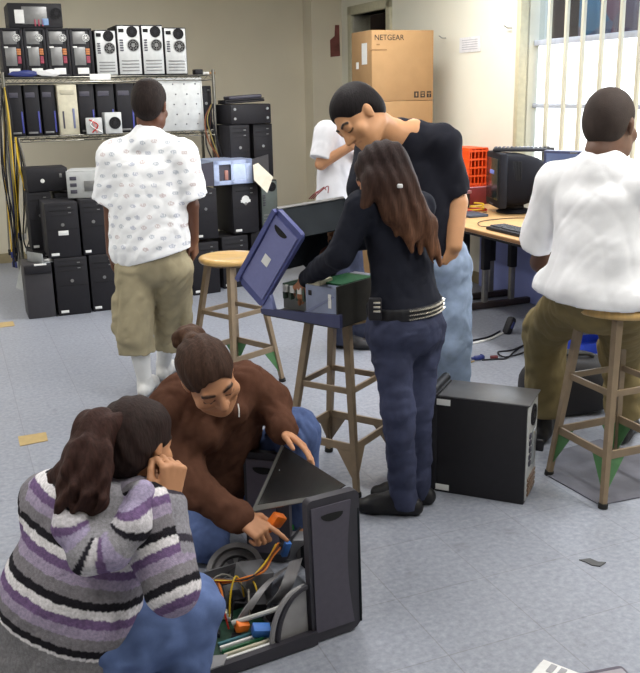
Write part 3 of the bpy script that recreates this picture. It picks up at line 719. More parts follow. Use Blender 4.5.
st_r = make_stool('wooden-topped metal stool at the right, carrying the person in the white T-shirt', (1.225, 3.545), fang((1.129, 3.32), (1.225, 3.545)), .255, SH=.80, SR=.20, rt_=.150)
st_m = make_stool('wooden-topped metal stool in the middle, under the opened computer', (.085, 3.715), fang((.14, 3.463), (.085, 3.715)), .258, green=False)
st_l = make_stool('empty wooden-topped metal stool standing by the black stacks at the left', (-.495, 5.03), .05, .27)

# ------------------------------------------------------------------ tables along the right wall
TZ = .735
def table(lb, b0, b1, legs):
    t = thing('work_table', lb, 'table', R(3.2, b0), RA, 'oak topped work tables along the window wall')
    L = b1-b0
    MB().span(0, .90, 0, L, TZ-.03, TZ, .006).build('tabletop', table_wood, t)
    m = MB(); m.span(-.003, .903, -.002, L+.002, TZ-.026, TZ-.006, .002); m.build('edge_band', M('brown_edge_band', (120, 84, 52), .5), t)
    m = MB(); m.span(.10, .80, .06, L-.06, TZ-.075, TZ-.03, .003); m.build('apron', black_sd, t)
    for lb_ in legs:
        for la in (.50, .74):
            m = MB(); m.box((la, lb_, .19), (.042, .034, .34), .003); lg = m.build('leg', M('worn_chrome_leg', (150, 146, 140), .35, .7), t)
            MB().box((la, lb_, .50), (.058, .048, .39), .004).build('leg_sleeve', black_sd, lg)
        MB().box((.60, lb_, .028), (.62, .05, .05), .012).build('foot_bar', M('dark_brown_steel', (56, 46, 44), .5), t)
    return t
table('oak topped table under the window, holding the tube monitor', 3.9, 5.915, (.15, 1.87))
table('oak topped table beyond the tube monitor, holding the orange crate', 5.925, 6.80, (.14, .76))

o = MB().span(0, .02, 0, 2.35, 0, .60, .004).build('added_wall_sheet', M('pale_blue_wall_tone', (136, 146, 204), .6, nscale=3, namt=.06), None); o.location = R(4.105, 4.15, .001); o.rotation_euler = (0, 0, RA); tag(o, 'pale blue board standing against the wall under the tables', 'board')  # sheet added to give the wall under the tables a bluish tone
# tube monitor
mp = R(3.66, 5.57, TZ+.001)
t = thing('tube_monitor', 'bulky black tube monitor on the table, a keyboard lying on its top', 'monitor', mp + Vector((.0, .205, 0)), math.radians(-87))
wq, hq = .40, .395
m = MB(); m.lathe([(.13, 0), (.135, .01), (.12, .02), (.07, .035), (.07, .05)], 28); o = m.build('swivel_base', black_pl, t); o.location = (0, .17, 0)
m = MB(); m.box((0, .03, .05+hq/2), (wq, .06, hq), .012); m.build('bezel', M('dark_grey_bezel', (30, 30, 35), .7, spec=.12), t)
m = MB()
b_ = bmesh.new(); secs = [(.06, wq*.98, hq*.98, 0), (.20, wq*.92, hq*.94, 0), (.30, wq*.74, hq*.80, .0), (.42, wq*.56, hq*.58, -.02)]
rows = []
for (y, ww, hh, dz) in secs:
    row = []
    for k in range(24):
        a = 2*math.pi*k/24; ca, sa = math.cos(a), math.sin(a); e = .35
        row.append(b_.verts.new((ww/2*math.copysign(abs(ca)**e, ca), y, .05+hq/2+dz+hh/2*math.copysign(abs(sa)**e, sa))))
    rows.append(row)
for A_, B_ in zip(rows, rows[1:]):
    for k in range(24): b_.faces.new((A_[k], B_[k], B_[(k+1) % 24], A_[(k+1) % 24]))
b_.faces.new(rows[0]); b_.faces.new(list(reversed(rows[-1]))); bmesh.ops.recalc_face_normals(b_, faces=b_.faces)
m._add(b_); m.build('housing', M('monitor_black', (18, 17, 21), .75, spec=.1), t, angle=50)
m = MB(); m.box((0, -.002, .06+hq/2), (wq*.84, .012, hq*.76), .02); m.build('screen', M('dark_glass_screen', (26, 40, 42), .2, nscale=3), t)
MB().box((wq*.02, -.009, .06+hq*.62), (.12, .003, .03), .001).build('screen_sticker', M('blue_sticker', (110, 130, 210), .5), t)
m = MB(); [m.box((-.06+.03*k, -.003, .07), (.014, .008, .008), .001) for k in range(4)]; m.build('button', char_pl, t)
m = MB(); [m.box((wq*.47, .10+.012*k, .32), (.006, .005, .14), .001) for k in range(6)]; m.build('vent', dark_gap, t)

def keyboard(lb, loc, rz, tilt=0.0, mat=black_pl, keymat=None, L=.44):
    t = thing('keyboard', lb, 'keyboard', loc, rz, rot=(tilt, 0, rz))
    MB().box((0, 0, .011), (L, .155, .022), .006).build('body', mat, t)
    m = MB()
    for r_ in range(5):
        n_ = 14
        for c_ in range(n_):
            if r_ == 4 and 3 < c_ < 9: continue
            m.box((-L*.46+.031*c_*L/.46*.98, .055-.024*r_, .026), (.019, .018, .010), .002, seg=1)
    m.box((-L*.02, -.041, .026), (.14, .018, .010), .002, seg=1)
    for r_ in range(5):
        for c_ in range(0): pass
    m.build('keys', keymat or M('key_grey', (64, 64, 70), .5), t)
    return t
keyboard('black keyboard lying across the top of the tube monitor', mp+Vector((.22, .20, .05+hq+.004)), math.radians(-14), .0)
kb = keyboard('dark keyboard lying on the table in front of the tube monitor', R(3.33, 4.86, TZ+.001), RA-math.pi/2)
m = MB(); m.tube([R(3.30, 5.09, TZ+.012), R(3.28, 5.2, TZ+.008), R(3.40, 5.38, TZ+.006), R(3.62, 5.42, TZ+.006), R(3.8, 5.36, TZ+.006)], .003); o = m.build('cord', black_pl, None); o.parent = kb; o.matrix_parent_inverse = (Matrix.Translation(kb.location) @ Matrix.Rotation(RA-math.pi/2, 4, 'Z')).inverted()
# flat monitor
lp = R(3.72, 4.80, TZ+.001); lrz = math.atan2(-.62, .72)
t = thing('flat_monitor', 'flat dark monitor on the table, half hidden by the white T-shirt', 'monitor', lp, math.radians(-42)+0)
MB().box((0, .02, .008), (.24, .18, .014), .006).build('stand_base', char_pl, t); MB().box((0, .05, .13), (.06, .03, .24), .006).build('stand_neck', char_pl, t)
m = MB(); m.box((0, .012, .325), (.43, .04, .36), .012); m.build('frame', M('dark_blue_frame', (44, 50, 86), .4), t)
MB().box((0, -.010, .33), (.385, .006, .31), .003).build('screen', M('grey_blue_screen', (86, 100, 138), .2, nscale=3), t)
MB().box((0, -.0105, .492), (.05, .003, .008), .001).build('badge', grey_steel, t)
# orange crate and the clutter left of the monitor
t = thing('plastic_crate', 'orange ribbed plastic crate standing on end at the back of the far table', 'crate', R(3.93, 6.42, TZ+.14), RA)
m = MB(); w_, h_, d_ = .17, .30, .30
m.box((0, d_/2, .15), (w_, .006, h_)); 
for s in (-1, 1): m.box((s*w_/2, 0, .15), (.008, d_, h_)); 
m.box((0, 0, .004), (w_, d_, .008)); m.box((0, 0, h_), (w_, d_, .008))
for k in range(5): m.box((-w_*.4+w_*.2*k, -d_/2, .15), (.008, .008, h_))
for k in range(5): m.box((0, -d_/2, .02+.065*k), (w_, .010, .014))
for k in range(5): m.box((-w_*.4+w_*.2*k, d_/2-.006, .15), (.010, .01, h_))
for k in range(5): m.box((0, d_/2-.006, .02+.065*k), (w_, .012, .012)); m.box((-w_/2-.004, 0, .02+.065*k), (.008, d_, .014)); m.box((w_/2+.004, 0, .02+.065*k), (.008, d_, .014))
m.build('grid_body', orange_pl, t)
t2 = thing('cardboard_carton', 'low dark red carton on the far table, under the orange crate', 'carton', R(3.93, 6.40, TZ+.001), RA)
MB().box((0, 0, .068), (.30, .34, .135), .004).build('carton_body', M('dark_red_card', (130, 44, 46), .6), t2); MB().box((0, 0, .136), (.304, .344, .006), .002).build('lid_edge', M('pinkish_card', (170, 120, 130), .6), t2)
o = MB().box((0, 0, .012), (.24, .2, .024), .004).build('flat_parcel', M('pinkish_card', (170, 120, 130), .6), None); o.location = R(3.62, 6.15, TZ+.112); o.rotation_euler = (0, 0, RA+.3); tag(o, 'pinkish flat parcel on top of the black box beside the crate', 'parcel')
o = MB().box((0, 0, .055), (.22, .18, .11), .004).build('black_box', black_pl, None); o.location = R(3.62, 6.15, TZ+.001); o.rotation_euler = (0, 0, RA+.3); tag(o, 'small black box on the far table under the pinkish parcel', 'box')
blob('orange_bag', 'crumpled orange plastic bag on the far table beside the dark T-shirt', 'bag', M('orange_bag_plastic', (220, 84, 30), .35), R(3.46, 5.98, TZ+.001), (.17, .22, .17))
t = thing('cable_coil', 'bright yellow cable coil lying on the orange bag', 'cable', R(3.44, 5.94, TZ+.20))
m = MB(); m.tube([(.065*math.cos(a*.5), .05*math.sin(a*.5), -.035+.012*math.sin(a*1.7)+.002*a) for a in range(40)], .006, 6, 2); m.build('coil', yellow_pl, t)
t = thing('cable_coil', 'small yellow and red coil of wire at the foot of the tube monitor', 'cable', R(3.66, 5.84, TZ+.035))
m = MB(); m.tube([(.05*math.cos(a*.5), .05*math.sin(a*.5), -.028+.002*a) for a in range(30)], .006, 6, 2); m.build('coil', yellow_pl, t)
m = MB(); m.tube([(.07*math.cos(a*.5), .04*math.sin(a*.5), -.026+.001*a) for a in range(20)], .005, 6, 2); m.build('red_wire', red_pl, t)
o = MB().box((0, 0, .01), (.16, .22, .02), .006).build('mouse_pad_stack', M('dark_slate', (60, 66, 80), .6), None); o.location = R(3.52, 5.70, TZ+.001); o.rotation_euler = (0, 0, RA); tag(o, 'dark slate pad at the foot of the tube monitor', 'pad')

# ------------------------------------------------------------------ things on the floor, right
t = thing('computer_tower', 'black tower with white stickers standing on the floor by the jeans', 'computer', (0, 0, 0), 0)
P0, P1, P2 = fl(430, 490), fl(522, 505), fl(543, 487)
exv = (P1-P0).normalized(); wv_ = (P2-P1); eyv = Vector((-exv.y, exv.x, 0)); Ld, Wd, Hd = (P1-P0).length+.005, .215, .425
t.location = P0; t.rotation_euler = (0, 0, math.atan2(exv.y, exv.x))
MB().span(.02, Ld, 0, Wd, 0, Hd, .004).build('case', black_sd, t)
MB().span(.03, Ld+.012, -.001, Wd+.001, Hd-.001, Hd+.006, .003).build('top_cover', M('worn_grey_top', (92, 92, 94), .45, .2), t)
m = MB(); m.span(-.035, .03, -.006, Wd+.006, 0, Hd+.012, .014); m.build('front_panel', black_pl, t)
m = MB(); m.cyl((.0, -.004, Hd+.014), (0, Wd+.004, Hd+.014), .02, n=16); m.build('front_lip', black_pl, t)
MB().box((Ld-.002, Wd/2, Hd/2), (.012, Wd*.9, Hd*.94), .002).build('rear_plate', lt_metal, t)
fan(t, (Ld+.008, Wd*.5, Hd*.84), (1, 0, 0), .045)
m = MB()
for k in range(5): m.box((Ld+.006, Wd*.28, Hd*(.66-.07*k)), (.008, .03, .02), .002)
m.build('socket_block', char_pl, t)
m = MB(); m.box((Ld+.006, Wd*.62, Hd*.50), (.01, .06, Hd*.34), .002); m.build('port_plate', gal_steel, t)
m = MB()
for k in range(4): m.box((Ld+.006, Wd*.5, Hd*(.07+.05*k)), (.008, Wd*.7, .010), .001)
m.build('card_slot', M('brownish_slot', (110, 88, 70), .5), t)
MB().box((Ld+.022, Wd*.86, Hd*.46), (.035, .02, .05), .005).build('lock_tab', black_pl, t)
for z in (Hd*.945, Hd*.055): tag(MB().box((.045, -.0015, z), (.075, .002, .026), .0005).build('sticker', label_w, t), 'white sticker')
# floor clutter behind it
def cord(name, lb, pts, r, mat, cat='cable'):
    return tag(MB().tube(pts, r, 7, 5).build(name, mat, None), lb, cat)
cord('white_cable', 'white cord running along the floor to the black adapter', [fl(455, 347, .006), fl(475, 343, .006), fl(490, 339, .006), fl(503, 333, .006)], .008, white_pl)
cord('black_cable', 'black cord running along the floor just above the white cord', [fl(450, 346, .006), fl(470, 341, .006), fl(488, 337, .006), fl(500, 331, .006)], .006, black_pl)
cord('looped_cable', 'dark cord looped on the floor with a blue plug on its end', [fl(482, 360, .006), fl(497, 359, .006), fl(507, 358, .006), fl(516, 350, .006), fl(524, 345, .006), fl(512, 350, .008), fl(498, 352, .006), fl(505, 357, .012), fl(522, 353, .006), fl(530, 349, .006)], .005, black_pl)
t = thing('cord_plug', 'blue plug of the looped cord lying on the floor', 'plug', fl(479, 360, 0), .3)
m = MB(); m.box((0, 0, .016), (.07, .03, .026), .007); m.build('shell', dkblue_pl, t); m = MB(); m.cyl((-.035, 0, .016), (-.05, 0, .016), .009); m.box((.02, 0, .024), (.01, .034, .02), .002); m.build('thumb_screw', dkblue_pl, t)
cord('tan_cable', 'tan cord leading from the blue plug toward the black tower', [fl(474, 361, .006), fl(466, 364, .006), fl(456, 368, .006)], .005, M('tan_cable', (150, 130, 90), .5))
t = thing('cord_joint', 'small dark red joint in the looped cord on the floor', 'plug', fl(494, 359, 0), .1); MB().box((0, 0, .012), (.05, .022, .022), .006).build('shell', M('dark_red_plug', (96, 40, 44), .5), t)
t = thing('power_adapter', 'black rounded adapter standing on the floor under the table', 'adapter', fl(506, 334, 0), .5, rot=(0, .5, .6))
MB().box((0, 0, .062), (.055, .06, .13), .022).build('shell', black_pl, t); MB().box((0, -.03, .07), (.02, .006, .05), .002).build('label', dkblue_pl, t)
t = thing('black_bag', 'black soft bag on the floor behind the right stool legs', 'bag', (1.28, 4.45, 0), .1)
b_ = bmesh.new(); bmesh.ops.create_icosphere(b_, subdivisions=4, radius=.5)
for v in b_.verts:
    c_ = v.co; f = 1+.05*math.sin(c_.x*9+c_.z*7)+.04*math.sin(c_.y*13)
    c_ = Vector((math.copysign(abs(c_.x*2)**.7, c_.x), math.copysign(abs(c_.y*2)**.7, c_.y), math.copysign(abs(c_.z*2)**.75, c_.z)))*.5*f
    v.co = Vector((c_.x*.46, c_.y*.28, max(c_.z*.34, -.15)+.15))
m = MB(); m._add(b_); m.build('body', M('black_nylon', (24, 22, 26), .75, nscale=60, bump=.2), t); m = MB(); m.tube([(-.12, -.03, .30), (-.07, -.05, .32), (.07, -.05, .32), (.12, -.03, .30)], .010, 6); m.build('handle', rubber, t)
t = thing('blue_tray', 'bright blue plastic tray on the floor under the table behind the stool', 'tray', fl(592, 349, 0), RA)
m = MB(); m.box((0, 0, .01), (.30, .2, .02), .004)
for s in (-1, 1): m.box((s*.145, 0, .04), (.012, .2, .06), .004); m.box((0, s*.095, .04), (.30, .012, .06), .004)
m.build('tray_body', M('bright_blue_plastic', (40, 70, 190), .45), t)
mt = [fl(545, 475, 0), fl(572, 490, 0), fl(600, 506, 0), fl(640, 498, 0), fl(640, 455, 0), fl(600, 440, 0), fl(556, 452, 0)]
o = MB().slab([p + Vector((0, 0, .006)) for p in mt], .005, (0, 0, 1)).build('dark_floor_patch', M('dark_slate_patch', (98, 98, 108), .7, nscale=14, namt=.15, bump=.1), None, smooth=False); tag(o, 'thin dark slate mat on the floor under the right stool', 'mat')  # thin flat patch, darker than the floor around it
# floor scraps
def strip(name, lb, pts, mat, cat, h=.002):
    return tag(MB().slab([fl(*p)+Vector((0, 0, h+.001)) for p in pts], h, (0, 0, 1)).build(name, mat, None, smooth=False), lb, cat)
tp = M('brown_tape', (176, 152, 104), .4)
strip('tape_strip', 'brown tape strip stuck to the floor behind the striped sweater', [(18, 437), (46, 432.5), (48, 441), (20, 446.5)], tp, 'tape')
strip('tape_strip', 'brown tape strip on the floor at the far left by the charcoal tower', [(-6, 323.5), (13, 321.5), (15, 326), (-6, 328.5)], tp, 'tape')
strip('plastic_scrap', 'small dark curved scrap lying alone on the floor at the right', [(579, 560.5), (590, 559), (598, 562.5), (606, 563), (600, 567), (592, 566), (585, 562.5)], M('dark_scrap', (74, 74, 76), .5), 'scrap', .003)
# a device and a dark cover at the bottom edge of the view
t = thing('white_device', 'white slotted device lying on the floor at the bottom edge', 'device', fl(546, 704, 0), math.radians(-38))
MB().box((0, 0, .028), (.14, .24, .055), .02).build('shell', M('silver_plastic', (170, 172, 176), .35), t); MB().box((0, 0, .057), (.115, .21, .006), .014).build('top_plate', white_pl, t)
m = MB(); [m.box((-.02+.03*k, .075, .061), (.018, .04, .003), .001) for k in range(2)]; m.build('slot', M('grey_slot', (150, 150, 156), .5), t)
cvm = M('dark_violet_grey_plastic', (84, 78, 92), .5)
t = thing('computer_cover', 'dark rounded computer cover lying on the floor at the bottom right corner', 'cover', fl(634, 740, 0), math.radians(14))
m = MB(); m.box((0, 0, .02), (.24, .50, .04), .019, seg=4); m.build('rim', cvm, t); m = MB(); m.box((0, 0, .042), (.20, .44, .012), .006); m.build('inner_panel', M('light_violet_grey', (150, 146, 154), .5), t)

# ------------------------------------------------------------------ clamshell computers
def rrect(w, h, r, n=5, cut=None):
    pts = []
    for (cx, cy, a0) in ((w-r[0], r[0], -90), (w-r[1], h-r[1], 0), (r[2], h-r[2], 90), (r[3], r[3], 180)):
        rr = {-90: r[0], 0: r[1], 90: r[2], 180: r[3]}[a0]
        for k in range(n+1): a = math.radians(a0+90*k/n); pts.append((cx+rr*math.cos(a), cy+rr*math.sin(a)))
    return pts
def bezel(parent, O, ex, ey, nn, w, l, th, mat_frame, mat_face, name='front_panel', mirror=False):
    """rounded end panel with a raised waisted face and a hand hole near its top; nn points outward"""
    W3 = lambda s, q, z=0: O + ex*s + ey*q + nn*z
    m = MB(); m.slab([W3(s, q) for s, q in rrect(w, l, (.05, .02, .02, .02) if not mirror else (.02, .02, .02, .05))], th, nn); fr = m.build(name, mat_frame, parent)
    pts = []
    for k in range(13):
        q = .035+(l-.06)*k/12; f = math.sin(math.pi*k/12); pts.append((w-.032-.018*f if not mirror else w-.012, q))
    for k in range(12, -1, -1):
        q = .035+(l-.06)*k/12; f = math.sin(math.pi*k/12); pts.append((.012 if not mirror else .016+.008*f, q))
    m = MB(); m.slab([W3(s, q, .006) for s, q in pts], .006, nn); m.build('face', mat_face, fr)
    cx = w*.45; e = [W3(cx+.038*math.cos(a), l-.055-(.022*math.sin(a) if math.sin(a) > 0 else .004*math.sin(a)), .0075) for a in [2*math.pi*k/20 for k in range(20)]]
    m = MB(); m.slab(e, .002, nn); m.build('hand_hole', dark_gap, fr)
    return fr
# --- the one on the middle stool
t = thing('opened_computer', 'opened blue-grey clamshell computer on the middle stool', 'computer', (.085, 3.715, .761), 0)
inv = Vector(t.location)
ex = Vector((-.765, .644, 0)).normalized(); ey = Vector((.644, .765, 0)).normalized(); O = Vector((.066, 3.352, .764)) - inv; Zv = Vector((0, 0, 1))
B3 = lambda s, d, z: O + ex*s + ey*d + Zv*z
blf = M('blue_grey_face', (112, 116, 164), .5, nscale=60, namt=.04); blr = M('blue_grey_rim', (72, 78, 132), .45)
lbl = M('light_blue_grey_metal', (130, 138, 164), .4, .3)
m = MB(); m.slab([B3(-.015, 0, 0), B3(.40, 0, 0), B3(.405, 0, .022), B3(.28, 0, .030), B3(-.015, 0, .052)], .016, -ey); m.build('base_panel', M('dark_blue_rim', (56, 60, 96), .45), t)
m = MB(); m.slab([B3(0, .005, 0), B3(.39, .005, 0), B3(.39, .42, 0), B3(0, .42, 0)], .006, Zv); m.slab([B3(0, .005, .0), B3(0, .42, .0), B3(0, .42, .16), B3(0, .005, .16)], .006, -ex)
m.slab([B3(0, .42, 0), B3(.39, .42, 0), B3(.39, .42, .05), B3(0, .42, .05)], .006, ey)
m.build('base_tray', M('dark_olive_steel', (46, 44, 40), .5, .2, nscale=12, namt=.35), t)
bx = lambda s0, s1, d0, d1, z0, z1, mb: mb.slab([B3(s0, d0, z0), B3(s1, d0, z0), B3(s1, d0, z1), B3(s0, d0, z1)], d1-d0, -ey)
m = MB(); bx(.008, .165, .012, .33, .02, .150, m); dc = m.build('drive_cage', lbl, t)
m = MB(); bx(.135, .15, .010, .012, .11, .13, m); m.build('slot', dark_gap, dc)
m = MB(); m.slab([B3(.05, .010, .07), B3(.035, .010, .07), B3(.035, .010, .125), B3(.05, .010, .125)], .003, -ey); m.slab([B3(.043, .009, .105), B3(.036, .009, .105), B3(.036, .009, .118), B3(.043, .009, .118)], .003, -ey); m.build('latch', white_pl, dc)
m = MB(); m.slab([B3(.165, .010, .03), B3(.19, .010, .03), B3(.03, .010, .118), B3(.02, .010, .115)], .006, -ey); m.build('brace', M('blue_grey_brace', (112, 118, 150), .4), dc)
m = MB(); bx(.02, .15, .06, .26, .1505, .158, m); m.build('green_board', pcb, t)
m = MB(); bx(.1, .165, .02, .10, .1505, .17, m); m.build('cream_drive', beige_pl, t)
m = MB(); bx(.215, .355, .09, .30, .015, .105, m); c2 = m.build('card_cage', grey_steel, t)
m = MB()
for k in range(4): bx(.225+.035*k, .235+.035*k, .07, .29, .06, .125, m)
m.build('expansion_card', M('dull_green_card', (70, 88, 76), .5), c2)
m = MB()
for k in range(3): bx(.235+.04*k, .257+.04*k, .065, .08, .09, .118, m)
m.build('white_connector', label_w, c2)
m = MB(); m.slab([B3(.40, .004, .01), B3(.33, .004, .01), B3(.355, .004, .09), B3(.385, .004, .125)], .02, -ey); m.build('hinge_arm', M('light_blue_hinge', (116, 124, 170), .45), t)
for k, mm in enumerate((yellow_pl, red_pl, black_pl, M('orange_insulation', (214, 120, 40), .5), black_pl)):
    m = MB(); m.tube([B3(.17+.01*k, .10+.03*k, .04), B3(.20+.012*k, .14, .12+.01*k), B3(.24-.01*k, .20+.02*k, .14-.01*k), B3(.27, .26, .09)], .0045, 6); m.build('wire', mm, t)
# the lifted cover: a shallow box hinged at the left end of the base
pq = lambda s, z: B3(s, 0, z)
BRc = pq(.395, .028); lv = (-ex*.60+Zv*.80).normalized(); sv = (ex*.80+Zv*.60).normalized()   # long way, and from the open side to the back
CW, CLn, CD = .170, .395, .42
Cp = lambda s, q, d: BRc + sv*s + lv*q + ey*d
bz = bezel(t, Cp(CW, 0, -.004), -sv, lv, -ey, CW, CLn, .022, blr, blf, 'cover_panel', mirror=True)
m = MB(); m.slab([Cp(CW*.62, CLn*.42, -.0115), Cp(CW*.40, CLn*.42, -.0115), Cp(CW*.40, CLn*.53, -.0115), Cp(CW*.62, CLn*.53, -.0115)], .002, -ey); tag(m.build('badge', label_w, bz), 'white badge')
cvs = M('dark_grey_cover_steel', (30, 34, 38), .85, 0, nscale=6, namt=.25, spec=.08)
m = MB(); m.slab([Cp(CW-.004, 0, .015), Cp(CW-.004, CLn, .015), Cp(CW-.004, CLn, CD), Cp(CW-.004, 0, CD)], .006, sv)
m.slab([Cp(.0, CLn-.004, .015), Cp(CW, CLn-.004, .015), Cp(CW, CLn-.004, CD), Cp(.0, CLn-.004, CD)], .006, lv)
m.slab([Cp(.0, 0, CD), Cp(CW, 0, CD), Cp(CW, CLn, CD), Cp(.0, CLn, CD)], .006, ey)
m.build('cover_shell', cvs, t)
m = MB(); m.slab([Cp(CW, CLn+.001, .0), Cp(CW, CLn+.001, CD), Cp(CW-.012, CLn+.001, CD), Cp(CW-.012, CLn+.001, 0)], .006, lv); m.build('cover_edge', grey_steel, t)
m = MB(); m.slab([Cp(CW+.001, CLn*.02, -.02), Cp(CW+.001, CLn*.98, -.02), Cp(CW+.001, CLn*.98, .055), Cp(CW+.001, CLn*.02, .055)], .02, sv); m.build('cover_rim', blr, t)

for k in range(3):
    m = MB(); q0 = Vector(at(309+2*k, 199, 3.80))-inv; m.tube([q0, Vector(at(314+3*k, 194-k, 3.80))-inv, Vector(at(320+4*k, 190-2*k, 3.82))-inv, Vector(at(324+2*k, 187+3*k, 3.80))-inv], .0022, 6); m.build('loose_wire', M('maroon_wire', (120, 40, 44), .5), t)
# --- the one on the floor between the two crouching people
t = thing('opened_computer', 'opened charcoal clamshell computer on the floor, hands working inside', 'computer', fl(313, 645), 0); inv = Vector(t.location)
fx = (fl(362, 628)-fl(313, 645)).normalized(); fy = Vector((-fx.y, fx.x, 0))
G = lambda s, d, z: fx*s + fy*d + Zv*z           # s to the right along the front edge, d into the case
W_ = lambda p: p - inv
ltf = M('charcoal_face', (76, 72, 84), .55, nscale=60, namt=.05); ltr = M('charcoal_rim', (48, 46, 54), .5)
PW, PL_ = .180, .478
lean = (Zv + fx*(-.02)).normalized()
bezel(t, G(.0, 0, .004), fx, lean, -fy, PW, PL_, .03, ltr, ltf, 'front_panel')
m = MB(); m.slab([G(PW-.004, -.004, .03)+fx*(-.0), G(PW-.004, .40, .03), G(PW-.004, .40, .10), G(PW-.01, .0, .42)], .006, fx); m.build('right_side_sheet', cvs, t)
# base tray lying to the left
fsteel = M('dull_grey_steel', (112, 112, 116), .45, .35, nscale=14, namt=.15)
m = MB(); m.slab([G(-.42, .0, .02), G(0, .0, .02), G(0, .42, .02), G(-.42, .42, .02)], .014, Zv); m.build('base_tray', fsteel, t)
m = MB(); m.slab([G(-.44, -.012, .005), G(.012, -.012, .005), G(.012, -.012, .048), G(-.44, -.012, .040)], .022, -fy); m.build('base_rim', ltr, t)
m = MB(); m.slab([G(-.42, .42, .02), G(0, .42, .02), G(0, .42, .10), G(-.42, .42, .10)], .006, fy); m.build('rear_wall', fsteel, t)
# lifted metal cover plate with folded edges, and the far end panel
ap, ll, br_, tr_ = W_(at(282, 445, 2.82)), W_(at(252, 512, 2.74)), W_(at(325, 498, 2.51)), W_(at(345, 485, 2.52))
pn = (ll-ap).cross(tr_-ap).normalized(); pn = pn if pn.y < 0 else -pn
m = MB(); m.slab([ap, tr_, br_, ll], .005, pn); cp = m.build('cover_plate', M('dark_grey_plate', (104, 106, 110), .22, .85, nscale=8, namt=.2), t)
m = MB(); e1 = (ll-ap).normalized(); e2 = (tr_-ap).normalized(); m.slab([ap+pn*.003, ll+pn*.003, ll+e2*.014+pn*.003, ap+e2*.014+pn*.003], .006, pn)
e3 = (br_-ll).normalized(); up_ = (ap-ll).normalized(); m.slab([ll+pn*.003, br_+pn*.003, br_+up_*.012+pn*.003, ll+up_*.022+pn*.003], .006, pn); m.build('folded_edge', M('pale_grey_fold', (128, 128, 126), .45, .3), cp)
m = MB()
for (f1, f2) in ((.30, .12), (.45, .15), (.22, .40), (.5, .28)):
    q = ap + (ll-ap)*f1 + (tr_-ap)*f2 + pn*.004; m.slab([q, q+e2*.022+e1*.004, q+e2*.016+e1*.012], .004, pn)
m.build('punched_tab', label_w, cp)
q = [W_(at(243, 458, 2.96)), W_(at(272, 440, 2.93))]; exx = (q[1]-q[0]); exx.z = 0; exx.normalize()
zz = q[0].z+inv.z
b2 = bezel(t, Vector((q[0].x, q[0].y, .004)), exx, Zv, Vector((exx.y, -exx.x, 0)), .165, zz+.02, .03, ltr, M('violet_grey_face', (92, 86, 100), .55), 'rear_panel')
m = MB(); 
# fan shroud
fc = W_(fl(236, 572, .075)); fax = (Vector((-.12, -.55, .80))).normalized()
fs = MB(); fs.ring(fc, fax, .098, .080, .05, 32); fs.ring(fc-fax*.005, fax, .086, .058, .03, 32); sh_ = fs.build('fan_shroud', M('smoky_grey_plastic', (88, 86, 88), .4), t)
fs = MB(); fs.cyl(fc-fax*.03, fc-fax*.002, .055); fs.build('fan_disc', M('grey_fan', (104, 104, 104), .5), sh_)
fs = MB(); fs.cyl(fc-fax*.01, fc+fax*.006, .020)
for k in range(7):
    a = k*2*math.pi/7; x_ = fax.orthogonal().normalized(); y_ = fax.cross(x_); d1 = x_*math.cos(a)+y_*math.sin(a); d2 = x_*math.cos(a+.5)+y_*math.sin(a+.5)
    fs.slab([fc+d1*.018, fc+d1*.053, fc+d2*.053+fax*.006, fc+d2*.018+fax*.006], .002, fax)
fs.build('fan_blade', black_pl, sh_)
# ribbon cables
def ribbon(pts, wdir, wid, mat, name='ribbon_cable'):
    b = bmesh.new(); P = [Vector(p) for p in pts]; Q = []
    PP = [P[0]*2-P[1]] + P + [P[-1]*2-P[-2]]
    for i in range(1, len(PP)-2):
        for k in range(5):
            tt = k/5; a, b_, c, d = PP[i-1], PP[i], PP[i+1], PP[i+2]
            Q.append(.5*((2*b_)+(c-a)*tt+(2*a-5*b_+4*c-d)*tt*tt+(3*b_-a-3*c+d)*tt**3))
    Q.append(P[-1]); prev = None; wd = Vector(wdir).normalized()*wid/2
    for i, p in enumerate(Q):
        d = (Q[min(i+1, len(Q)-1)]-Q[max(i-1, 0)]).normalized(); n_ = d.cross(wd).normalized()*.0012
        r_ = [b.verts.new(p-wd-n_), b.verts.new(p+wd-n_), b.verts.new(p+wd+n_), b.verts.new(p-wd+n_)]
        if prev:
            for k in range(4): b.faces.new((prev[k], prev[(k+1) % 4], r_[(k+1) % 4], r_[k]))
        else: first = r_
        prev = r_
    b.faces.new(list(reversed(first))); b.faces.new(prev); bmesh.ops.recalc_face_normals(b, faces=b.faces)
    m = MB(); m._add(b); return m.build(name, mat, t)
rib = M('grey_ribbon', (140, 138, 140), .55, nscale=3, stretch=(60, 1, 1))
ribbon([W_(fl(240, 622, .05)), W_(fl(252, 603, .10)), W_(fl(266, 585, .12)), W_(fl(280, 572, .10)), W_(fl(289, 566, .05))], fx+fy*.3, .055, rib)
ribbon([W_(fl(270, 606, .06)), W_(fl(283, 592, .13)), W_(fl(291, 575, .16)), W_(fl(296, 560, .10))], fx, .05, rib)
m = MB(); m.tube([W_(fl(232, 623, .07)), W_(fl(252, 617, .085)), W_(fl(276, 609, .095)), W_(fl(283, 604, .09))], lambda f: .008, 8); m.build('card_retainer', M('pale_retainer', (176, 176, 172), .45), t)
def plug(px_, py_, z, mat, d=(.03, .02, .018), rz=0.0, name='connector'):
    return MB().box(W_(fl(px_, py_, z)), d, .003, rot=Euler((.3, .2, rz))).build(name, mat, t)
og = M('orange_plug', (236, 120, 30), .45)
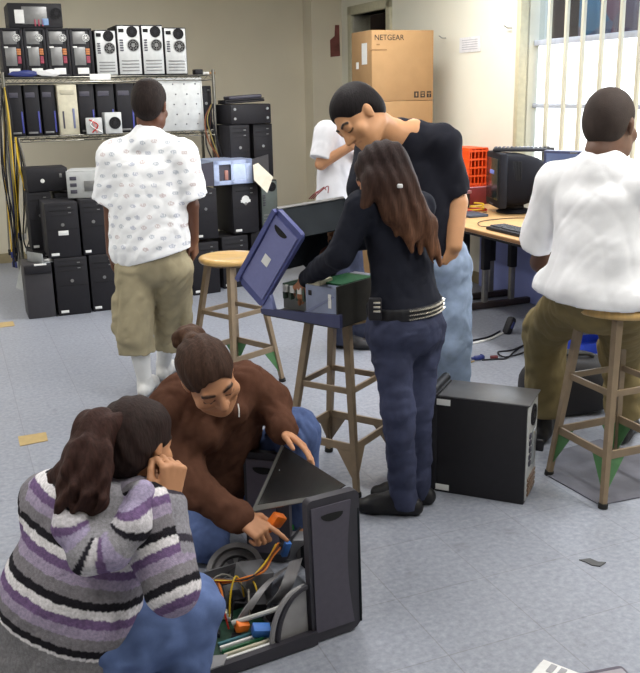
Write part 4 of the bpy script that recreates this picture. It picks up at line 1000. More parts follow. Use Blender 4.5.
plug(242, 626, .06, og, (.04, .028, .03), .5, 'orange_connector'); MB().box(W_(at(277, 520, 2.68)), (.05, .03, .045), .006, rot=Euler((.4, .5, .8))).build('orange_connector', og, t); MB().box(W_(at(271, 527, 2.70)), (.035, .03, .02), .006, rot=Euler((.2, -.5, .3))).build('orange_connector', og, t)
plug(261, 630, .06, blue_pl, (.055, .035, .03), .3, 'blue_connector'); plug(286, 549, .13, blue_pl, (.022, .018, .06), .5, 'blue_connector'); plug(254, 640, .035, label_w, (.012, .008, .008), 0, 'white_jumper')
plug(236, 600, .05, black_pl, (.05, .045, .05), .6, 'black_bracket'); plug(297, 545, .06, fsteel, (.07, .05, .09), .4, 'drive_cage')
# system board with slots and cards near the front edge
m = MB(); m.slab([G(-.40, .01, .026), G(-.09, .01, .026), G(-.09, .27, .026), G(-.40, .27, .026)], .004, Zv); m.build('system_board', M('dark_green_board', (30, 62, 48), .5, nscale=60, namt=.4), t)
for k in range(5):
    m = MB(); rotm = Matrix.Rotation(math.atan2(fx.y, fx.x), 3, 'Z'); m.box(G(-.20-.004*k, .018+.020*k, .036), (.16-.012*k, .009, .016), .001, rot=rotm)
    m.build('slot_connector', [label_w, beige_pl, pcb, label_w, M('teal_slot', (60, 110, 120), .5)][k], t)
rc_ = random.Random(5)
for k in range(16): box1('chip', rc_.choice([black_pl, black_pl, grey_steel, label_w]), t, G(-.39+.030*(k % 8)+rc_.uniform(-.008, .008), .13+.10*(k//8)+rc_.uniform(-.03, .03), .034), (rc_.uniform(.01, .03), rc_.uniform(.01, .03), .012), .001)
for k in range(9):
    p0 = G(-.05-.25*rc_.random(), .12+.24*rc_.random(), .04); p1 = G(-.05-.25*rc_.random(), .12+.24*rc_.random(), .05); pm = (p0+p1)/2+Vector((0, 0, .05+.08*rc_.random()))
    MB().tube([p0, p0*.7+pm*.3+Vector((0, 0, .04)), pm, p1*.7+pm*.3+Vector((0, 0, .03)), p1], .0032, 6).build('power_wire', rc_.choice([black_pl, black_pl, red_pl, yellow_pl, blue_pl, M('grey_cable', (120, 116, 108), .5)]), t)
for q in ((-.06, .30, .09, .10, .10), (-.17, .33, .05, .12, .07)):
    box1('drive_bracket', fsteel, t, G(q[0], q[1], q[2]), (q[3], .09, q[4]), .004, Euler((.1, .15, .5)))
box1('dark_bracket', black_pl, t, G(-.10, .20, .06), (.06, .05, .07), .004, Euler((.3, .2, .3))); box1('socket_block', black_pl, t, G(-.06, .13, .06), (.05, .03, .05), .004, Euler((.2, .4, .6)))
m = MB(); m.slab([G(-.42, -.01, .046), G(-.30, -.01, .046), G(-.27, .03, .046), G(-.42, .09, .046)], .006, Zv); m.build('corner_plate', M('pale_grey_plate', (146, 146, 150), .45, .2), t)
# curved hinge bracket beside the front panel
arc = [G(-.115+.10*(1-math.cos(a))*1.05, .02, .03+.17*math.sin(a)) for a in [math.pi/2*k/10 for k in range(11)]]
m = MB(); m.slab(arc + [G(-.004, .02, .03)], .012, -fy); m.build('hinge_plate', M('pale_hinge_plate', (150, 148, 150), .45), t)
m = MB(); m.tube([p + fy*(-.010) for p in arc], .009, 8, 2); m.build('hinge_rim', ltr, t)
m = MB(); m.tube([p + fy*(-.006) - fx*.018 for p in arc], .008, 8, 2); m.build('hinge_track', M('pale_hinge_plate', (150, 148, 150), .45), t)
for k, mm in enumerate((M('orange_insulation', (214, 120, 40), .5), brown_pl, yellow_pl, black_pl, M('orange_insulation', (214, 120, 40), .5), red_pl)):
    o_ = Vector((.004*math.sin(k*2.1), .006*math.cos(k*2.1), .005*math.sin(k*1.3)))
    m = MB(); m.tube([W_(fl(206, 580, .11))+o_*2, W_(fl(225, 581, .13))+o_, W_(fl(247, 579, .15))-o_, W_(fl(262, 569, .16))+o_*1.5, W_(fl(271, 556, .16))+o_, W_(fl(278, 545, .12))+o_*2], .0035, 6); m.build('power_wire', mm, t)
for k, mm in enumerate((brown_pl, M('orange_insulation', (214, 120, 40), .5), black_pl)):
    m = MB(); m.tube([W_(fl(217, 583, .12))+Vector((.006*k, 0, 0)), W_(fl(221, 597, .10))+Vector((.006*k, 0, 0)), W_(fl(221, 612, .05))+Vector((.007*k, 0, 0))], .0035, 6); m.build('power_wire', mm, t)
plug(222, 614, .05, beige_pl, (.03, .02, .03), .2, 'cream_connector')
m = MB(); m.tube([W_(fl(280, 545, .14)), W_(fl(292, 538, .14)), W_(fl(300, 528, .12))], .005, 6); m.build('power_wire', black_pl, t)
m = MB(); m.slab([W_(fl(288, 512, .16)), W_(fl(294, 512, .16)), W_(fl(294, 530, .10)), W_(fl(288, 530, .10))], .006, -fy); m.build('green_clip', M('green_clip', (30, 130, 60), .5), t)

# ------------------------------------------------------------------ implicit-surface modelling for people
def nrm(v): v = np.asarray(v, float); return v/np.linalg.norm(v)
class Field:
    """a set of tapered limbs and ellipsoids melted into one surface and meshed"""
    def __init__(s, h): s.h = h; s.pr = []; s.wr = None; s.cuts = []
    def rc(s, a, b, r1, r2=None, k=.02, op='u', tag=0):
        a = np.array(a, float); b = np.array(b, float); r2 = r1 if r2 is None else r2
        s.pr.append(('rc', a, b, r1, r2, k, op, tag)); return s
    def chain(s, pts, rs, k=.02, tag=0):
        for i in range(len(pts)-1): s.rc(pts[i], pts[i+1], rs[i], rs[i+1], k, 'u', tag)
        return s
    def el(s, c, rad, Rm=None, k=.02, op='u', tag=0):
        s.pr.append(('el', np.array(c, float), np.array(rad, float), np.eye(3) if Rm is None else np.array(Rm, float), None, k, op, tag)); return s
    def ec(s, a, b, lat, r1, r2, k=.03, op='u', tag=0):
        """elliptical tapered limb from a to b; lat = lateral axis; r1, r2 = (lateral, depth) radii at the ends"""
        a = np.array(a, float); b = np.array(b, float); b = b if np.linalg.norm(b-a) > 1e-4 else b+np.array([0, 0, -.02]); ax = nrm(b-a); l = np.array(lat, float); l = nrm(l-ax*l.dot(ax)); d = np.cross(ax, l)
        s.pr.append(('ec', a, b, (ax, l, d), (np.array(r1, float), np.array(r2, float)), k, op, tag)); return s
    def fe(s, a, b, lat, r1, r2, k=.03, op='u', tag=0):
        s.ec(a, b, lat, r1, r2, k, op, tag); q = list(s.pr[-1]); q[0] = 'fe'; s.pr[-1] = tuple(q); return s
    def cut(s, p, n): s.cuts.append((np.array(p, float), nrm(n))); return s
    def bb(s, q):
        if q[0] == 'rc': return np.minimum(q[1]-q[3], q[2]-q[4]), np.maximum(q[1]+q[3], q[2]+q[4])
        if q[0] == 'el': e = np.sqrt(((q[3]*q[2][:, None])**2).sum(0)); return q[1]-e, q[1]+e
        m = max(q[4][0].max(), q[4][1].max()); return np.minimum(q[1], q[2])-m, np.maximum(q[1], q[2])+m
    def dist(s, q, X):
        if q[0] == 'rc':
            _, a, b, r1, r2 = q[:5]; ab_ = b-a; L2 = max(ab_.dot(ab_), 1e-9); t = np.clip(((X-a)@ab_)/L2, 0, 1)
            return np.sqrt(((X-a-t[..., None]*ab_)**2).sum(-1)) - (r1+(r2-r1)*t)
        if q[0] == 'el':
            Y = (X-q[1])@q[3].T; k0 = np.sqrt(((Y/q[2])**2).sum(-1)); k1 = np.sqrt(((Y/q[2]**2)**2).sum(-1)); return k0*(k0-1)/np.maximum(k1, 1e-6)
        _, a, b, (ax, l, d), (r1, r2) = q[:5]; L = np.linalg.norm(b-a); Y = X-a; w_ = Y@ax; t = np.clip(w_/L, 0, 1); e = w_-t*L
        if q[0] == 'fe': e = np.minimum(e, 0)
        rx = r1[0]+(r2[0]-r1[0])*t; ry = r1[1]+(r2[1]-r1[1])*t; u_ = Y@l; v_ = Y@d; rm = np.minimum(rx, ry)
        k0 = np.sqrt((u_/rx)**2+(v_/ry)**2+(e/rm)**2); k1 = np.sqrt((u_/rx**2)**2+(v_/ry**2)**2+(e/rm**2)**2)
        r_ = k0*(k0-1)/np.maximum(k1, 1e-6)
        return np.maximum(r_, w_-L) if q[0] == 'fe' else r_
    def mesh(s):
        h = s.h; bbs = [s.bb(q) for q in s.pr if q[6] == 'u']
        lo = np.min([b[0] for b in bbs], 0)-4*h-.02; hi = np.max([b[1] for b in bbs], 0)+4*h+.02
        n = np.ceil((hi-lo)/h).astype(int)+1; D = np.full(tuple(n), 1.0, np.float32)
        g = [lo[i]+h*np.arange(n[i]) for i in range(3)]
        for q in s.pr:
            k = q[5]; a, b = s.bb(q); m = 3*h+k+.012
            i0 = np.maximum(np.floor((a-m-lo)/h).astype(int), 0); i1 = np.minimum(np.ceil((b+m-lo)/h).astype(int)+1, n)
            sl = tuple(slice(i0[i], i1[i]) for i in range(3))
            X = np.stack(np.meshgrid(*[g[i][sl[i]] for i in range(3)], indexing='ij'), -1)
            d = s.dist(q, X); o = D[sl]
            if q[6] == 'u': hh = np.maximum(k-np.abs(o-d), 0)/k; D[sl] = np.minimum(o, d)-hh*hh*k*.25
            else: hh = np.maximum(k-np.abs(o+d), 0)/k; D[sl] = np.maximum(o, -d)+hh*hh*k*.25
        if s.wr:
            idx = np.nonzero(np.abs(D) < .03); X = np.stack([g[i][idx[i]] for i in range(3)], -1); D[idx] += s.wr(X).astype(np.float32)
        for p, nn in s.cuts:
            pl = ((g[0]-p[0])*nn[0])[:, None, None]+((g[1]-p[1])*nn[1])[None, :, None]+((g[2]-p[2])*nn[2])[None, None, :]
            D = np.maximum(D, pl.astype(np.float32))
        S = D < 0; c = np.zeros(tuple(n-1), np.int8)
        offs = [(x, y, z) for x in (0, 1) for y in (0, 1) for z in (0, 1)]
        for x, y, z in offs: c += S[x:n[0]-1+x, y:n[1]-1+y, z:n[2]-1+z]
        act = (c > 0) & (c < 8); I = np.argwhere(act); idm = np.full(tuple(n-1), -1, np.int32); idm[act] = np.arange(len(I))
        V = np.zeros((len(I), 3)); cnt = np.zeros(len(I))
        for ax in range(3):
            for o1 in offs:
                if o1[ax]: continue
                o2 = list(o1); o2[ax] = 1
                d1 = D[I[:, 0]+o1[0], I[:, 1]+o1[1], I[:, 2]+o1[2]]; d2 = D[I[:, 0]+o2[0], I[:, 1]+o2[1], I[:, 2]+o2[2]]
                cr = (d1 < 0) != (d2 < 0); t = np.where(cr, d1/np.where(d1 == d2, 1, d1-d2), 0)
                p = np.array(o1, float)[None].repeat(len(I), 0); p[:, ax] += t; V += p*cr[:, None]; cnt += cr
        V = (V/cnt[:, None]+I)*h+lo
        F = []
        for ax in range(3):
            u_, v_ = (ax+1) % 3, (ax+2) % 3
            A = np.moveaxis(S, (ax, u_, v_), (0, 1, 2)); M_ = np.moveaxis(idm, (ax, u_, v_), (0, 1, 2))
            a = A[:-1, 1:-1, 1:-1]; b = A[1:, 1:-1, 1:-1]; E = np.argwhere(a != b)
            if not len(E): continue
            i, j, k = E[:, 0], E[:, 1]+1, E[:, 2]+1; flip = A[i, j, k]
            q = np.stack([M_[i, j-1, k-1], M_[i, j, k-1], M_[i, j, k], M_[i, j-1, k]], -1)
            q[~flip] = q[~flip][:, ::-1]; F.append(q)
        F = np.concatenate(F); F = F[(F >= 0).all(1)]
        # one gentle smoothing pass
        acc = np.zeros_like(V); cn = np.zeros(len(V))
        for e in range(4):
            for aa, bb_ in ((F[:, e], F[:, (e+1) % 4]),):
                np.add.at(acc, aa, V[bb_]); np.add.at(cn, aa, 1); np.add.at(acc, bb_, V[aa]); np.add.at(cn, bb_, 1)
        V = V*.55+.45*acc/np.maximum(cn, 1)[:, None]
        return V, F
    def near(s, V):
        """for each vertex: tag of the nearest piece and how far along that piece it lies"""
        best = np.full(len(V), 9.); tg = np.zeros(len(V), int); tt = np.zeros(len(V))
        for q in s.pr:
            if q[6] != 'u': continue
            d = s.dist(q, V); w_ = d < best; best[w_] = d[w_]; tg[w_] = q[7]
            if q[0] != 'el':
                ab_ = q[2]-q[1]; t = ((V-q[1])@ab_)/ab_.dot(ab_); tt[w_] = t[w_]*np.linalg.norm(ab_)
        return tg, tt
    def build(s, name, mat, parent, color=None):
        V, F = s.mesh(); loc = np.array(parent.location) if parent else np.zeros(3)
        if parent and parent.parent: loc = loc + np.array(parent.parent.location)
        me = bpy.data.meshes.new(name); W = V-loc
        me.vertices.add(len(W)); me.vertices.foreach_set('co', W.astype(np.float32).ravel())
        me.loops.add(F.size); me.loops.foreach_set('vertex_index', F.ravel().astype(np.int32))
        me.polygons.add(len(F)); me.polygons.foreach_set('loop_start', np.arange(0, F.size, 4, dtype=np.int32)); me.polygons.foreach_set('loop_total', np.full(len(F), 4, np.int32))
        me.update(calc_edges=True); me.validate(); me.polygons.foreach_set('use_smooth', [True]*len(me.polygons))
        if color is not None:
            c = color(V, s) if callable(color) else np.tile(np.array(lin(color)), (len(V), 1))
            at_ = me.color_attributes.new('alb', 'FLOAT_COLOR', 'POINT'); at_.data.foreach_set('color', np.concatenate([c, np.ones((len(c), 1))], 1).astype(np.float32).ravel())
        me.materials.append(mat); o = bpy.data.objects.new(name, me); C.objects.link(o); o.parent = parent; return o
def folds(amp, freq, seed, axis=(0, 0, 1)):
    """creases of cloth running mostly along the given axis: broad soft waves plus narrow pinched ridges"""
    r = np.random.RandomState(seed); D = []; ax = nrm(axis)
    for k in range(6):
        d = r.normal(size=3); d = d-ax*d.dot(ax)*.72; D.append((nrm(d)*freq*r.uniform(.6, 1.7), r.uniform(0, 6.3), r.uniform(.5, 1), k % 2))
    def f(X):
        o = np.zeros(len(X)); w_ = np.sin(X@(np.array([.7, .5, .6])*freq*.45)+seed)+.6*np.sin(X@(np.array([-.4, .8, .9])*freq*.7)+seed*2)
        for d, ph, a, rid in D:
            v = np.sin(X@d+ph+1.3*w_); o += a*((1-2*np.abs(v)**.7) if rid else v)
        return amp*o/2.6
    return f
def folds2(amp, freq, seed, axis=(0, 0, 1)):
    f1, f2 = folds(amp*.55, freq, seed, axis), folds(amp*.40, freq*2.3, seed+50, axis)
    return lambda X: f1(X)+f2(X)
class Head:
    def __init__(s, c, f, u, sc=1.0):
        s.c = np.array(c, float); s.f = nrm(f); u = np.array(u, float); s.u = nrm(u-s.f*u.dot(s.f)); s.x = np.cross(s.u, s.f); s.s = sc
        s.R = np.stack([s.x, s.f, s.u])           # rows: left, forward, up
    def p(s, x, y, z): return s.c+s.s*(s.x*x+s.f*y+s.u*z)
    def add(s, F, face=True):
        k = s.s; E = lambda c, r, kk=.02, op='u', tag=0: F.el(s.p(*c), np.array(r)*k, s.R, kk, op, tag)
        E((0, -.012, .035), (.073, .092, .082)); E((0, .028, -.02), (.060, .062, .085), .03); E((0, .046, -.082), (.042, .040, .030), .03); E((0, .066, -.090), (.020, .018, .016), .02)
        for q in (-1, 1):
            E((q*.040, .010, -.062), (.022, .05, .03), .03)
            E((q*.071, -.006, -.004), (.007, .016, .027), .006); E((q*.076, -.012, .006), (.005, .013, .019), .006)
            if face:
                E((q*.046, .058, -.022), (.024, .022, .022), .02)                     # cheek
                E((q*.031, .098, .008), (.020, .020, .013), .014, 's')                # eye socket
                E((q*.031, .075, .007), (.016, .015, .013), .006)                     # closed lid
        if face:
            F.rc(s.p(-.036, .078, .026), s.p(.036, .078, .026), .010*k, None, .018)   # brow ridge
            F.rc(s.p(0, .084, .018), s.p(0, .106, -.026), .008*k, .0125*k, .012)      # nose
            for q in (-1, 1): F.rc(s.p(q*.011, .092, -.030), s.p(q*.013, .094, -.028), .0085*k, None, .008)
            F.rc(s.p(-.022, .0755, -.055), s.p(0, .0845, -.053), .0045*k, .0068*k, .010, tag=3); F.rc(s.p(0, .0845, -.053), s.p(.022, .0755, -.055), .0068*k, .0045*k, .010, tag=3)
            F.rc(s.p(-.017, .0755, -.063), s.p(0, .0825, -.064), .005*k, .0072*k, .010, tag=3); F.rc(s.p(0, .0825, -.064), s.p(.017, .0755, -.063), .0072*k, .005*k, .010, tag=3)
            for q in (-1, 1):
                F.rc(s.p(q*.048, .076, .027), s.p(q*.033, .0865, .033), .0035*k, .004*k, .004, tag=4); F.rc(s.p(q*.033, .0865, .033), s.p(q*.016, .0895, .028), .004*k, .0045*k, .004, tag=4)      # brow
                F.rc(s.p(q*.046, .076, -.001), s.p(q*.031, .0885, -.004), .0018*k, .0022*k, .002, tag=5); F.rc(s.p(q*.031, .0885, -.004), s.p(q*.018, .083, .0), .0022*k, .0016*k, .002, tag=5)
        return s
def hand(F, w, d, n, side, curls, s=1.0, thumb=.6, spread=.0, tag=0):
    """w wrist, d towards the knuckles, n out of the palm, side +1/-1 which way the thumb lies (along d x n); curls = four finger bends in degrees"""
    w = np.array(w, float); d = nrm(d); n = np.array(n, float); n = nrm(n-d*n.dot(d)); t = np.cross(d, n)*side
    offs = (.030, .010, -.010, -.029); ln = ((.040, .024, .020), (.044, .027, .021), (.040, .025, .020), (.031, .019, .017))
    for i in range(4):
        kn = w+s*(d*(.088-.004*abs(i-1))+t*offs[i]); F.rc(w+s*t*offs[i]*.55, kn, .015*s, .0105*s, .012, 'u', tag)
        p = kn; ang = 0
        for j in range(3):
            ang += math.radians(curls[i])*(.9, 1.0, .7)[j]; sp = t*offs[i]*spread*8
            q = p+s*ln[i][j]*nrm(d*math.cos(ang)+n*math.sin(ang)+sp*max(0, math.cos(ang))); F.rc(p, q, (.0092, .0084, .0076)[j]*s, (.0084, .0076, .0066)[j]*s, .004, 'u', tag); p = q
    b = w+s*(d*.022+t*.022+n*.004); m = b+s*.040*nrm(d*.65+t*.75+n*.35*thumb); F.rc(b, m, .0155*s, .0115*s, .012, 'u', tag)
    q = m+s*.030*nrm(d*.9+t*(.35-.5*thumb)+n*.5*thumb); F.rc(m, q, .0110*s, .0095*s, .004, 'u', tag); q2 = q+s*.024*nrm(d+n*.7*thumb-t*.3*thumb); F.rc(q, q2, .0095*s, .0078*s, .004, 'u', tag)
def shoe(F, ankle, d, L=.26, w=.042, tag=0):
    """a low shoe with its sole on the floor; d = pointing direction"""
    a = np.array(ankle, float); d = np.array([d[0], d[1], 0.]); d = nrm(d); l = np.array([-d[1], d[0], 0])
    heel = np.array([a[0], a[1], .034])-d*.045; ball = np.array([a[0], a[1], .030])+d*(L*.48); toe = np.array([a[0], a[1], .028])+d*(L*.68)
    F.ec(heel, ball, l, (w*.85, .036), (w*1.12, .034), .02, 'u', tag); F.ec(ball, toe, l, (w*1.12, .032), (w*.9, .026), .02, 'u', tag)
    F.rc(np.array([a[0], a[1], .05]), np.array([a[0], a[1], .095]), w*1.0, w*.95, .03, 'u', tag); F.rc(np.array([a[0], a[1], .085]), ball+np.array([0, 0, .012]), w*.8, w*.7, .03, 'u', tag)
    F.cut((0, 0, .004), (0, 0, -1))
def skinmat(name): return MV(name, rough=.5, bump=.06, bscale=260, namt=.05, nscale=22, spec=.35)
def skincol(base, lip, brow=(40, 28, 24)):
    """skin colour with brows, lash lines and lips laid along the modelled features"""
    def f(V, F):
        c = np.tile(np.array(lin(base)), (len(V), 1))
        for tg, r0, r1, col in ((3, .0065, .0105, lip), (4, .0050, .0080, brow), (5, .0025, .0050, (44, 30, 27))):
            d = np.full(len(V), 9.)
            for q in F.pr:
                if q[7] == tg:
                    a_, b_ = q[1], q[2]; e = b_-a_; t = np.clip(((V-a_)@e)/e.dot(e), 0, 1); d = np.minimum(d, np.sqrt(((V-a_-t[:, None]*e)**2).sum(1)))
            w_ = np.clip((r1-d)/(r1-r0), 0, 1)[:, None]; c = c*(1-w_)+np.array(lin(col))*w_
        return c
    return f
A_ = lambda x, y, Y: np.array(at(x, y, Y))
def person(label, base, group=None): return thing('person', label, 'person', (base[0], base[1], 0), 0, group)
def lens(nm, **kw):
    pass

# ================================================================== PEOPLE
cloth = lambda n, **k: MV(n, **k)
knitm = MV('knit_fabric', rough=.9, bump=.5, bscale=320, namt=.22, nscale=120, spec=.1)
cott = MV('cotton_fabric', rough=.85, bump=.12, bscale=300, namt=.05, nscale=14, spec=.15)
denim = MV('denim_fabric', rough=.8, bump=.25, bscale=500, namt=.20, nscale=16, spec=.15)
twill = MV('twill_fabric', rough=.85, bump=.2, bscale=400, namt=.10, nscale=14, spec=.12)
hairm = MV('hair', rough=.66, bump=.5, bscale=40, namt=.35, nscale=30, spec=.14, stretch=(4, 4, .6))
leather = MV('shoe_leather', rough=.5, bump=.1, bscale=120, namt=.1)
def body_core(F, j, fem=False, k=.03):
    """trunk, neck, arms and legs under the clothes, one surface"""
    lat = nrm(j['shL']-j['shR']); hl = nrm(j['hipL']-j['hipR'])
    F.ec(j['pel'], j['waist'], hl, (.10, .065), (.085, .055), k); F.ec(j['waist'], j['chest'], lat, (.085, .055), (.11, .065), k)
    F.rc(j['shR'], j['shL'], .044, None, k); F.rc(j['neck'], j['headc'], .052, .046, k)
    for s in 'LR':
        F.chain([j['sh'+s], j['el'+s], j['wr'+s]], [.042, .036, .027], .012)
        F.chain([j['hip'+s], j['kn'+s], j['an'+s]], [.045, .042, .034], .015)
        d = np.array([*j['foot'+s], 0.]); a = j['an'+s]; F.rc(a, np.array([a[0], a[1], max(a[2]-.055, .03)])+nrm(d)*.13, .034, .024, .012)
def limb(p, q, L): return p+(q-p)*L
def seglen(name, j):
    r = []
    for s in 'LR': r.append('%s ua %.2f fa %.2f th %.2f sh %.2f' % (s, np.linalg.norm(j['sh'+s]-j['el'+s]), np.linalg.norm(j['el'+s]-j['wr'+s]), np.linalg.norm(j['hip'+s]-j['kn'+s]), np.linalg.norm(j['kn'+s]-j['an'+s])))
    print('JOINTS', name, '|'.join(r), 'shw %.2f' % np.linalg.norm(j['shL']-j['shR']), {k: tuple(np.round(j[k], 2)) for k in ('headc', 'neck', 'pel', 'knL', 'knR', 'anL', 'anR', 'elL', 'elR', 'wrL', 'wrR')})

# ------------------------------------------------------------------ the man walking away (white printed shirt)
j = dict(headc=A_(150, 107, 4.92), neck=A_(147, 135, 4.88), chest=A_(148, 165, 4.88), waist=A_(150, 225, 4.88), pel=A_(155, 262, 4.88),
         shL=A_(112, 152, 4.90), shR=A_(182, 150, 4.86), elL=A_(110, 205, 4.93), elR=A_(192, 205, 4.86), wrL=A_(111, 252, 4.99), wrR=A_(194, 240, 4.93),
         hipL=A_(138, 270, 4.88), hipR=A_(172, 268, 4.88), knL=A_(137, 335, 4.84), knR=A_(168, 325, 5.06), anL=A_(146, 396, 4.86), anR=A_(164, 372, 5.16), footL=(.05, 1), footR=(0.1, 1))
j['anL'][2] = .09; j['anR'][2] = .09
seglen('walker', j)
p = person('person seen from behind walking to the shelves in a white printed collared shirt', j['pel'])
H = Head(j['headc'], (.10, .97, -.22), (0, .2, 1), 1.12)
F = Field(.006); body_core(F, j); H.add(F, True)
hand(F, j['wrL'], (.02, .1, -1), (.8, .2, 0), 1, (25, 28, 30, 34)); hand(F, j['wrR'], (0, .15, -1), (-.8, .2, 0), -1, (28, 32, 34, 36))
F.build('body', skinmat('skin_dark_brown'), p, skincol((104, 68, 52), (112, 66, 58)))
F = Field(.006)
for q in (('el', (0, -.014, .045), (.080, .100, .086)), ('el', (0, -.05, .0), (.071, .062, .075))): F.el(H.p(*q[1]), np.array(q[2])*H.s, H.R, .03)
F.el(H.p(0, .12, -.035), np.array((.09, .085, .085))*H.s, H.R, .01, 's'); F.el(H.p(0, -.05, -.13), np.array((.1, .1, .05))*H.s, H.R, .01, 's')
F.build('hair', hairm, p, (38, 30, 28))
F = Field(.007); lat = nrm(j['shR']-j['shL'])
F.ec(A_(147, 172, 4.88), A_(150, 250, 4.88), lat, (.205, .120), (.222, .150), .06)
for s, q in (('L', A_(105, 199, 4.93)), ('R', A_(196, 197, 4.86))): F.rc(j['neck']+[0, 0, -.035], j['sh'+s]+[0, 0, -.025], .070, .066, .05); F.fe(j['sh'+s]+[0, 0, -.02], q, (0, 1, 0), (.078, .072), (.098, .066), .05, tag=1)
F.rc(j['neck']+[0, 0, -.035], j['neck']+[0, .01, .0], .078, .062, .03)
F.wr = folds2(.010, 20, 3, (.5, 0, 1))
hem = A_(150, 258, 4.88); F.cut(hem, nrm([.26, 0, -1])); 
for s, q in (('L', A_(107, 194, 4.92)), ('R', A_(193, 192, 4.86))): pass
def print_col(V, F):
    c = np.tile(np.array(lin((244, 245, 248))), (len(V), 1)); r = np.random.RandomState(4)
    # small printed crests in loose staggered rows over the back
    for row in range(11):
        for colm in range(9):
            x = -.26+.064*colm+(.032 if row % 2 else 0)+r.uniform(-.008, .008); z = -.03-.055*row+r.uniform(-.008, .008)
            P_ = np.array(j['neck'])+lat*x+np.array([0, 0, z]); d = V-P_; u_ = d@lat; v_ = d[:, 2]
            rr = (u_/.015)**2+(v_/.010)**2; m = (rr < 1) & ((rr > .30) | (np.abs(u_) < .003))
            c[m] = lin([(192, 196, 210), (208, 196, 198), (190, 196, 206)][r.randint(3)])
    return c
F.h = .0055
F.build('shirt', cott, p, print_col)
F = Field(.005); nb = j['neck']+np.array([0, .0, .012])
for k in range(16):
    a0, a1 = 2*math.pi*k/16, 2*math.pi*(k+1)/16; g = lambda a: nb+np.array([.064*math.cos(a), .060*math.sin(a), .006*math.sin(a)])
    F.rc(g(a0)-[0, 0, .014], g(a1)-[0, 0, .014], .011, None, .01); F.rc(g(a0)*1+[0, 0, .008], g(a1)+[0, 0, .008], .006, None, .012)
F.build('collar', cott, p, (234, 234, 238))
F = Field(.007); hl = nrm(j['hipR']-j['hipL'])
F.ec(A_(150, 245, 4.88), j['pel'], hl, (.165, .12), (.185, .135), .04)
F.ec(j['hipL']+[-.012, 0, 0], j['knL']+[-.012, 0, 0], hl, (.104, .115), (.094, .105), .018); F.ec(j['hipR']+[.012, 0, 0], j['knR']+[.012, 0, 0], hl, (.104, .115), (.090, .10), .018)
F.fe(j['knL']+[-.012, 0, .02], A_(137, 352, 4.84), (1, 0, 0), (.092, .10), (.096, .10), .02); F.fe(j['knR']+[.012, 0, .02], A_(170, 346, 5.08), (1, 0, 0), (.086, .09), (.09, .09), .02)
F.ec(A_(118, 300, 4.86), A_(118, 330, 4.86), (0, 1, 0), (.06, .03), (.06, .03), .02); F.ec(A_(186, 296, 4.95), A_(187, 322, 4.98), (0, 1, 0), (.055, .03), (.055, .03), .02)
F.wr = folds2(.014, 24, 8, (.4, 0, .8)); F.build('cargo_shorts', twill, p, (158, 148, 122))
for s in 'LR':
    a, k_ = j['an'+s], j['kn'+s]; F = Field(.005); F.rc(a+[0, 0, -.01], a+(k_-a)*.62, .040, .056, .01); F.build('sock', cott, p, (222, 222, 222))
    F = Field(.005); shoe(F, a, j['foot'+s], .28); F.build('shoe', leather, p, (206, 206, 206))

# ------------------------------------------------------------------ the man in black leaning over the stool
j = dict(headc=A_(360, 118, 3.86), neck=A_(392, 135, 3.98), chest=A_(418, 175, 4.02), waist=A_(428, 225, 4.05), pel=A_(432, 265, 4.06),
         shL=A_(442, 141, 3.98), shR=A_(375, 148, 4.14), elL=A_(456, 203, 4.00), elR=A_(362, 198, 4.02), wrL=A_(454, 246, 3.93), wrR=A_(350, 215, 3.84),
         hipL=A_(449, 272, 4.04), hipR=A_(414, 272, 4.10), knL=A_(452, 345, 3.97), knR=A_(414, 345, 4.02), anL=A_(450, 412, 4.06), anR=A_(412, 412, 4.12), footL=(-.35, -1), footR=(-.5, -1))
j['anL'][2] = .09; j['anR'][2] = .09
seglen('black tee man', j)
p = person('person in a black T-shirt and light jeans leaning over, one hand in a pocket', j['pel'])
H = Head(j['headc'], (-.60, -.47, -.65), (-.76, -.02, .65), 1.12)
F = Field(.0038); body_core(F, j); H.add(F, True); F.rc(j['neck'], H.p(0, -.03, -.05), .062, .058, .03); F.rc(j['neck'], A_(412, 135, 4.0), .06, .07, .03)
F.rc(A_(453, 185, 4.03), j['elL'], .050, .050, .012); F.rc(j['elL'], j['wrL'], .052, .036, .012)
hand(F, j['wrL'], nrm(A_(448, 262, 3.93)-j['wrL']), (-.6, .8, 0), 1, (48, 52, 54, 56)); hand(F, j['wrR'], (-.6, -.3, -.5), (0, .4, -.8), 1, (25, 28, 30, 34))
F.build('body', skinmat('skin_tan'), p, skincol((198, 146, 106), (140, 82, 74), (30, 22, 20)))
F = Field(.005)
F.el(H.p(0, -.016, .048), np.array((.081, .100, .083))*H.s, H.R, .03); F.el(H.p(0, -.055, .0), np.array((.070, .058, .07))*H.s, H.R, .03)
F.el(H.p(0, .118, -.018), np.array((.10, .080, .106))*H.s, H.R, .008, 's'); F.el(H.p(0, -.06, -.12), np.array((.1, .1, .06))*H.s, H.R, .01, 's')
for q in (-1, 1): F.el(H.p(q*.085, -.006, -.015), np.array((.03, .03, .042))*H.s, H.R, .006, 's')
F.build('hair', hairm, p, (26, 22, 24))
F = Field(.007); lat = nrm(j['shL']-j['shR'])
F.ec(A_(412, 172, 4.05), A_(428, 268, 4.06), lat, (.165, .120), (.160, .125), .06); F.rc(A_(398, 135, 4.0), A_(410, 142, 4.02), .070, .085, .04)
F.rc(A_(412, 140, 4.02), j['shL']+[0, 0, -.015], .080, .074, .05); F.rc(A_(412, 145, 4.04), j['shR'], .080, .072, .05)
F.fe(j['shL']+[0, 0, -.01], A_(454, 192, 4.02), (0, 1, 0), (.080, .078), (.078, .066), .04); F.ec(j['shR'], A_(364, 188, 4.04), (0, 1, 0), (.085, .08), (.085, .075), .04)
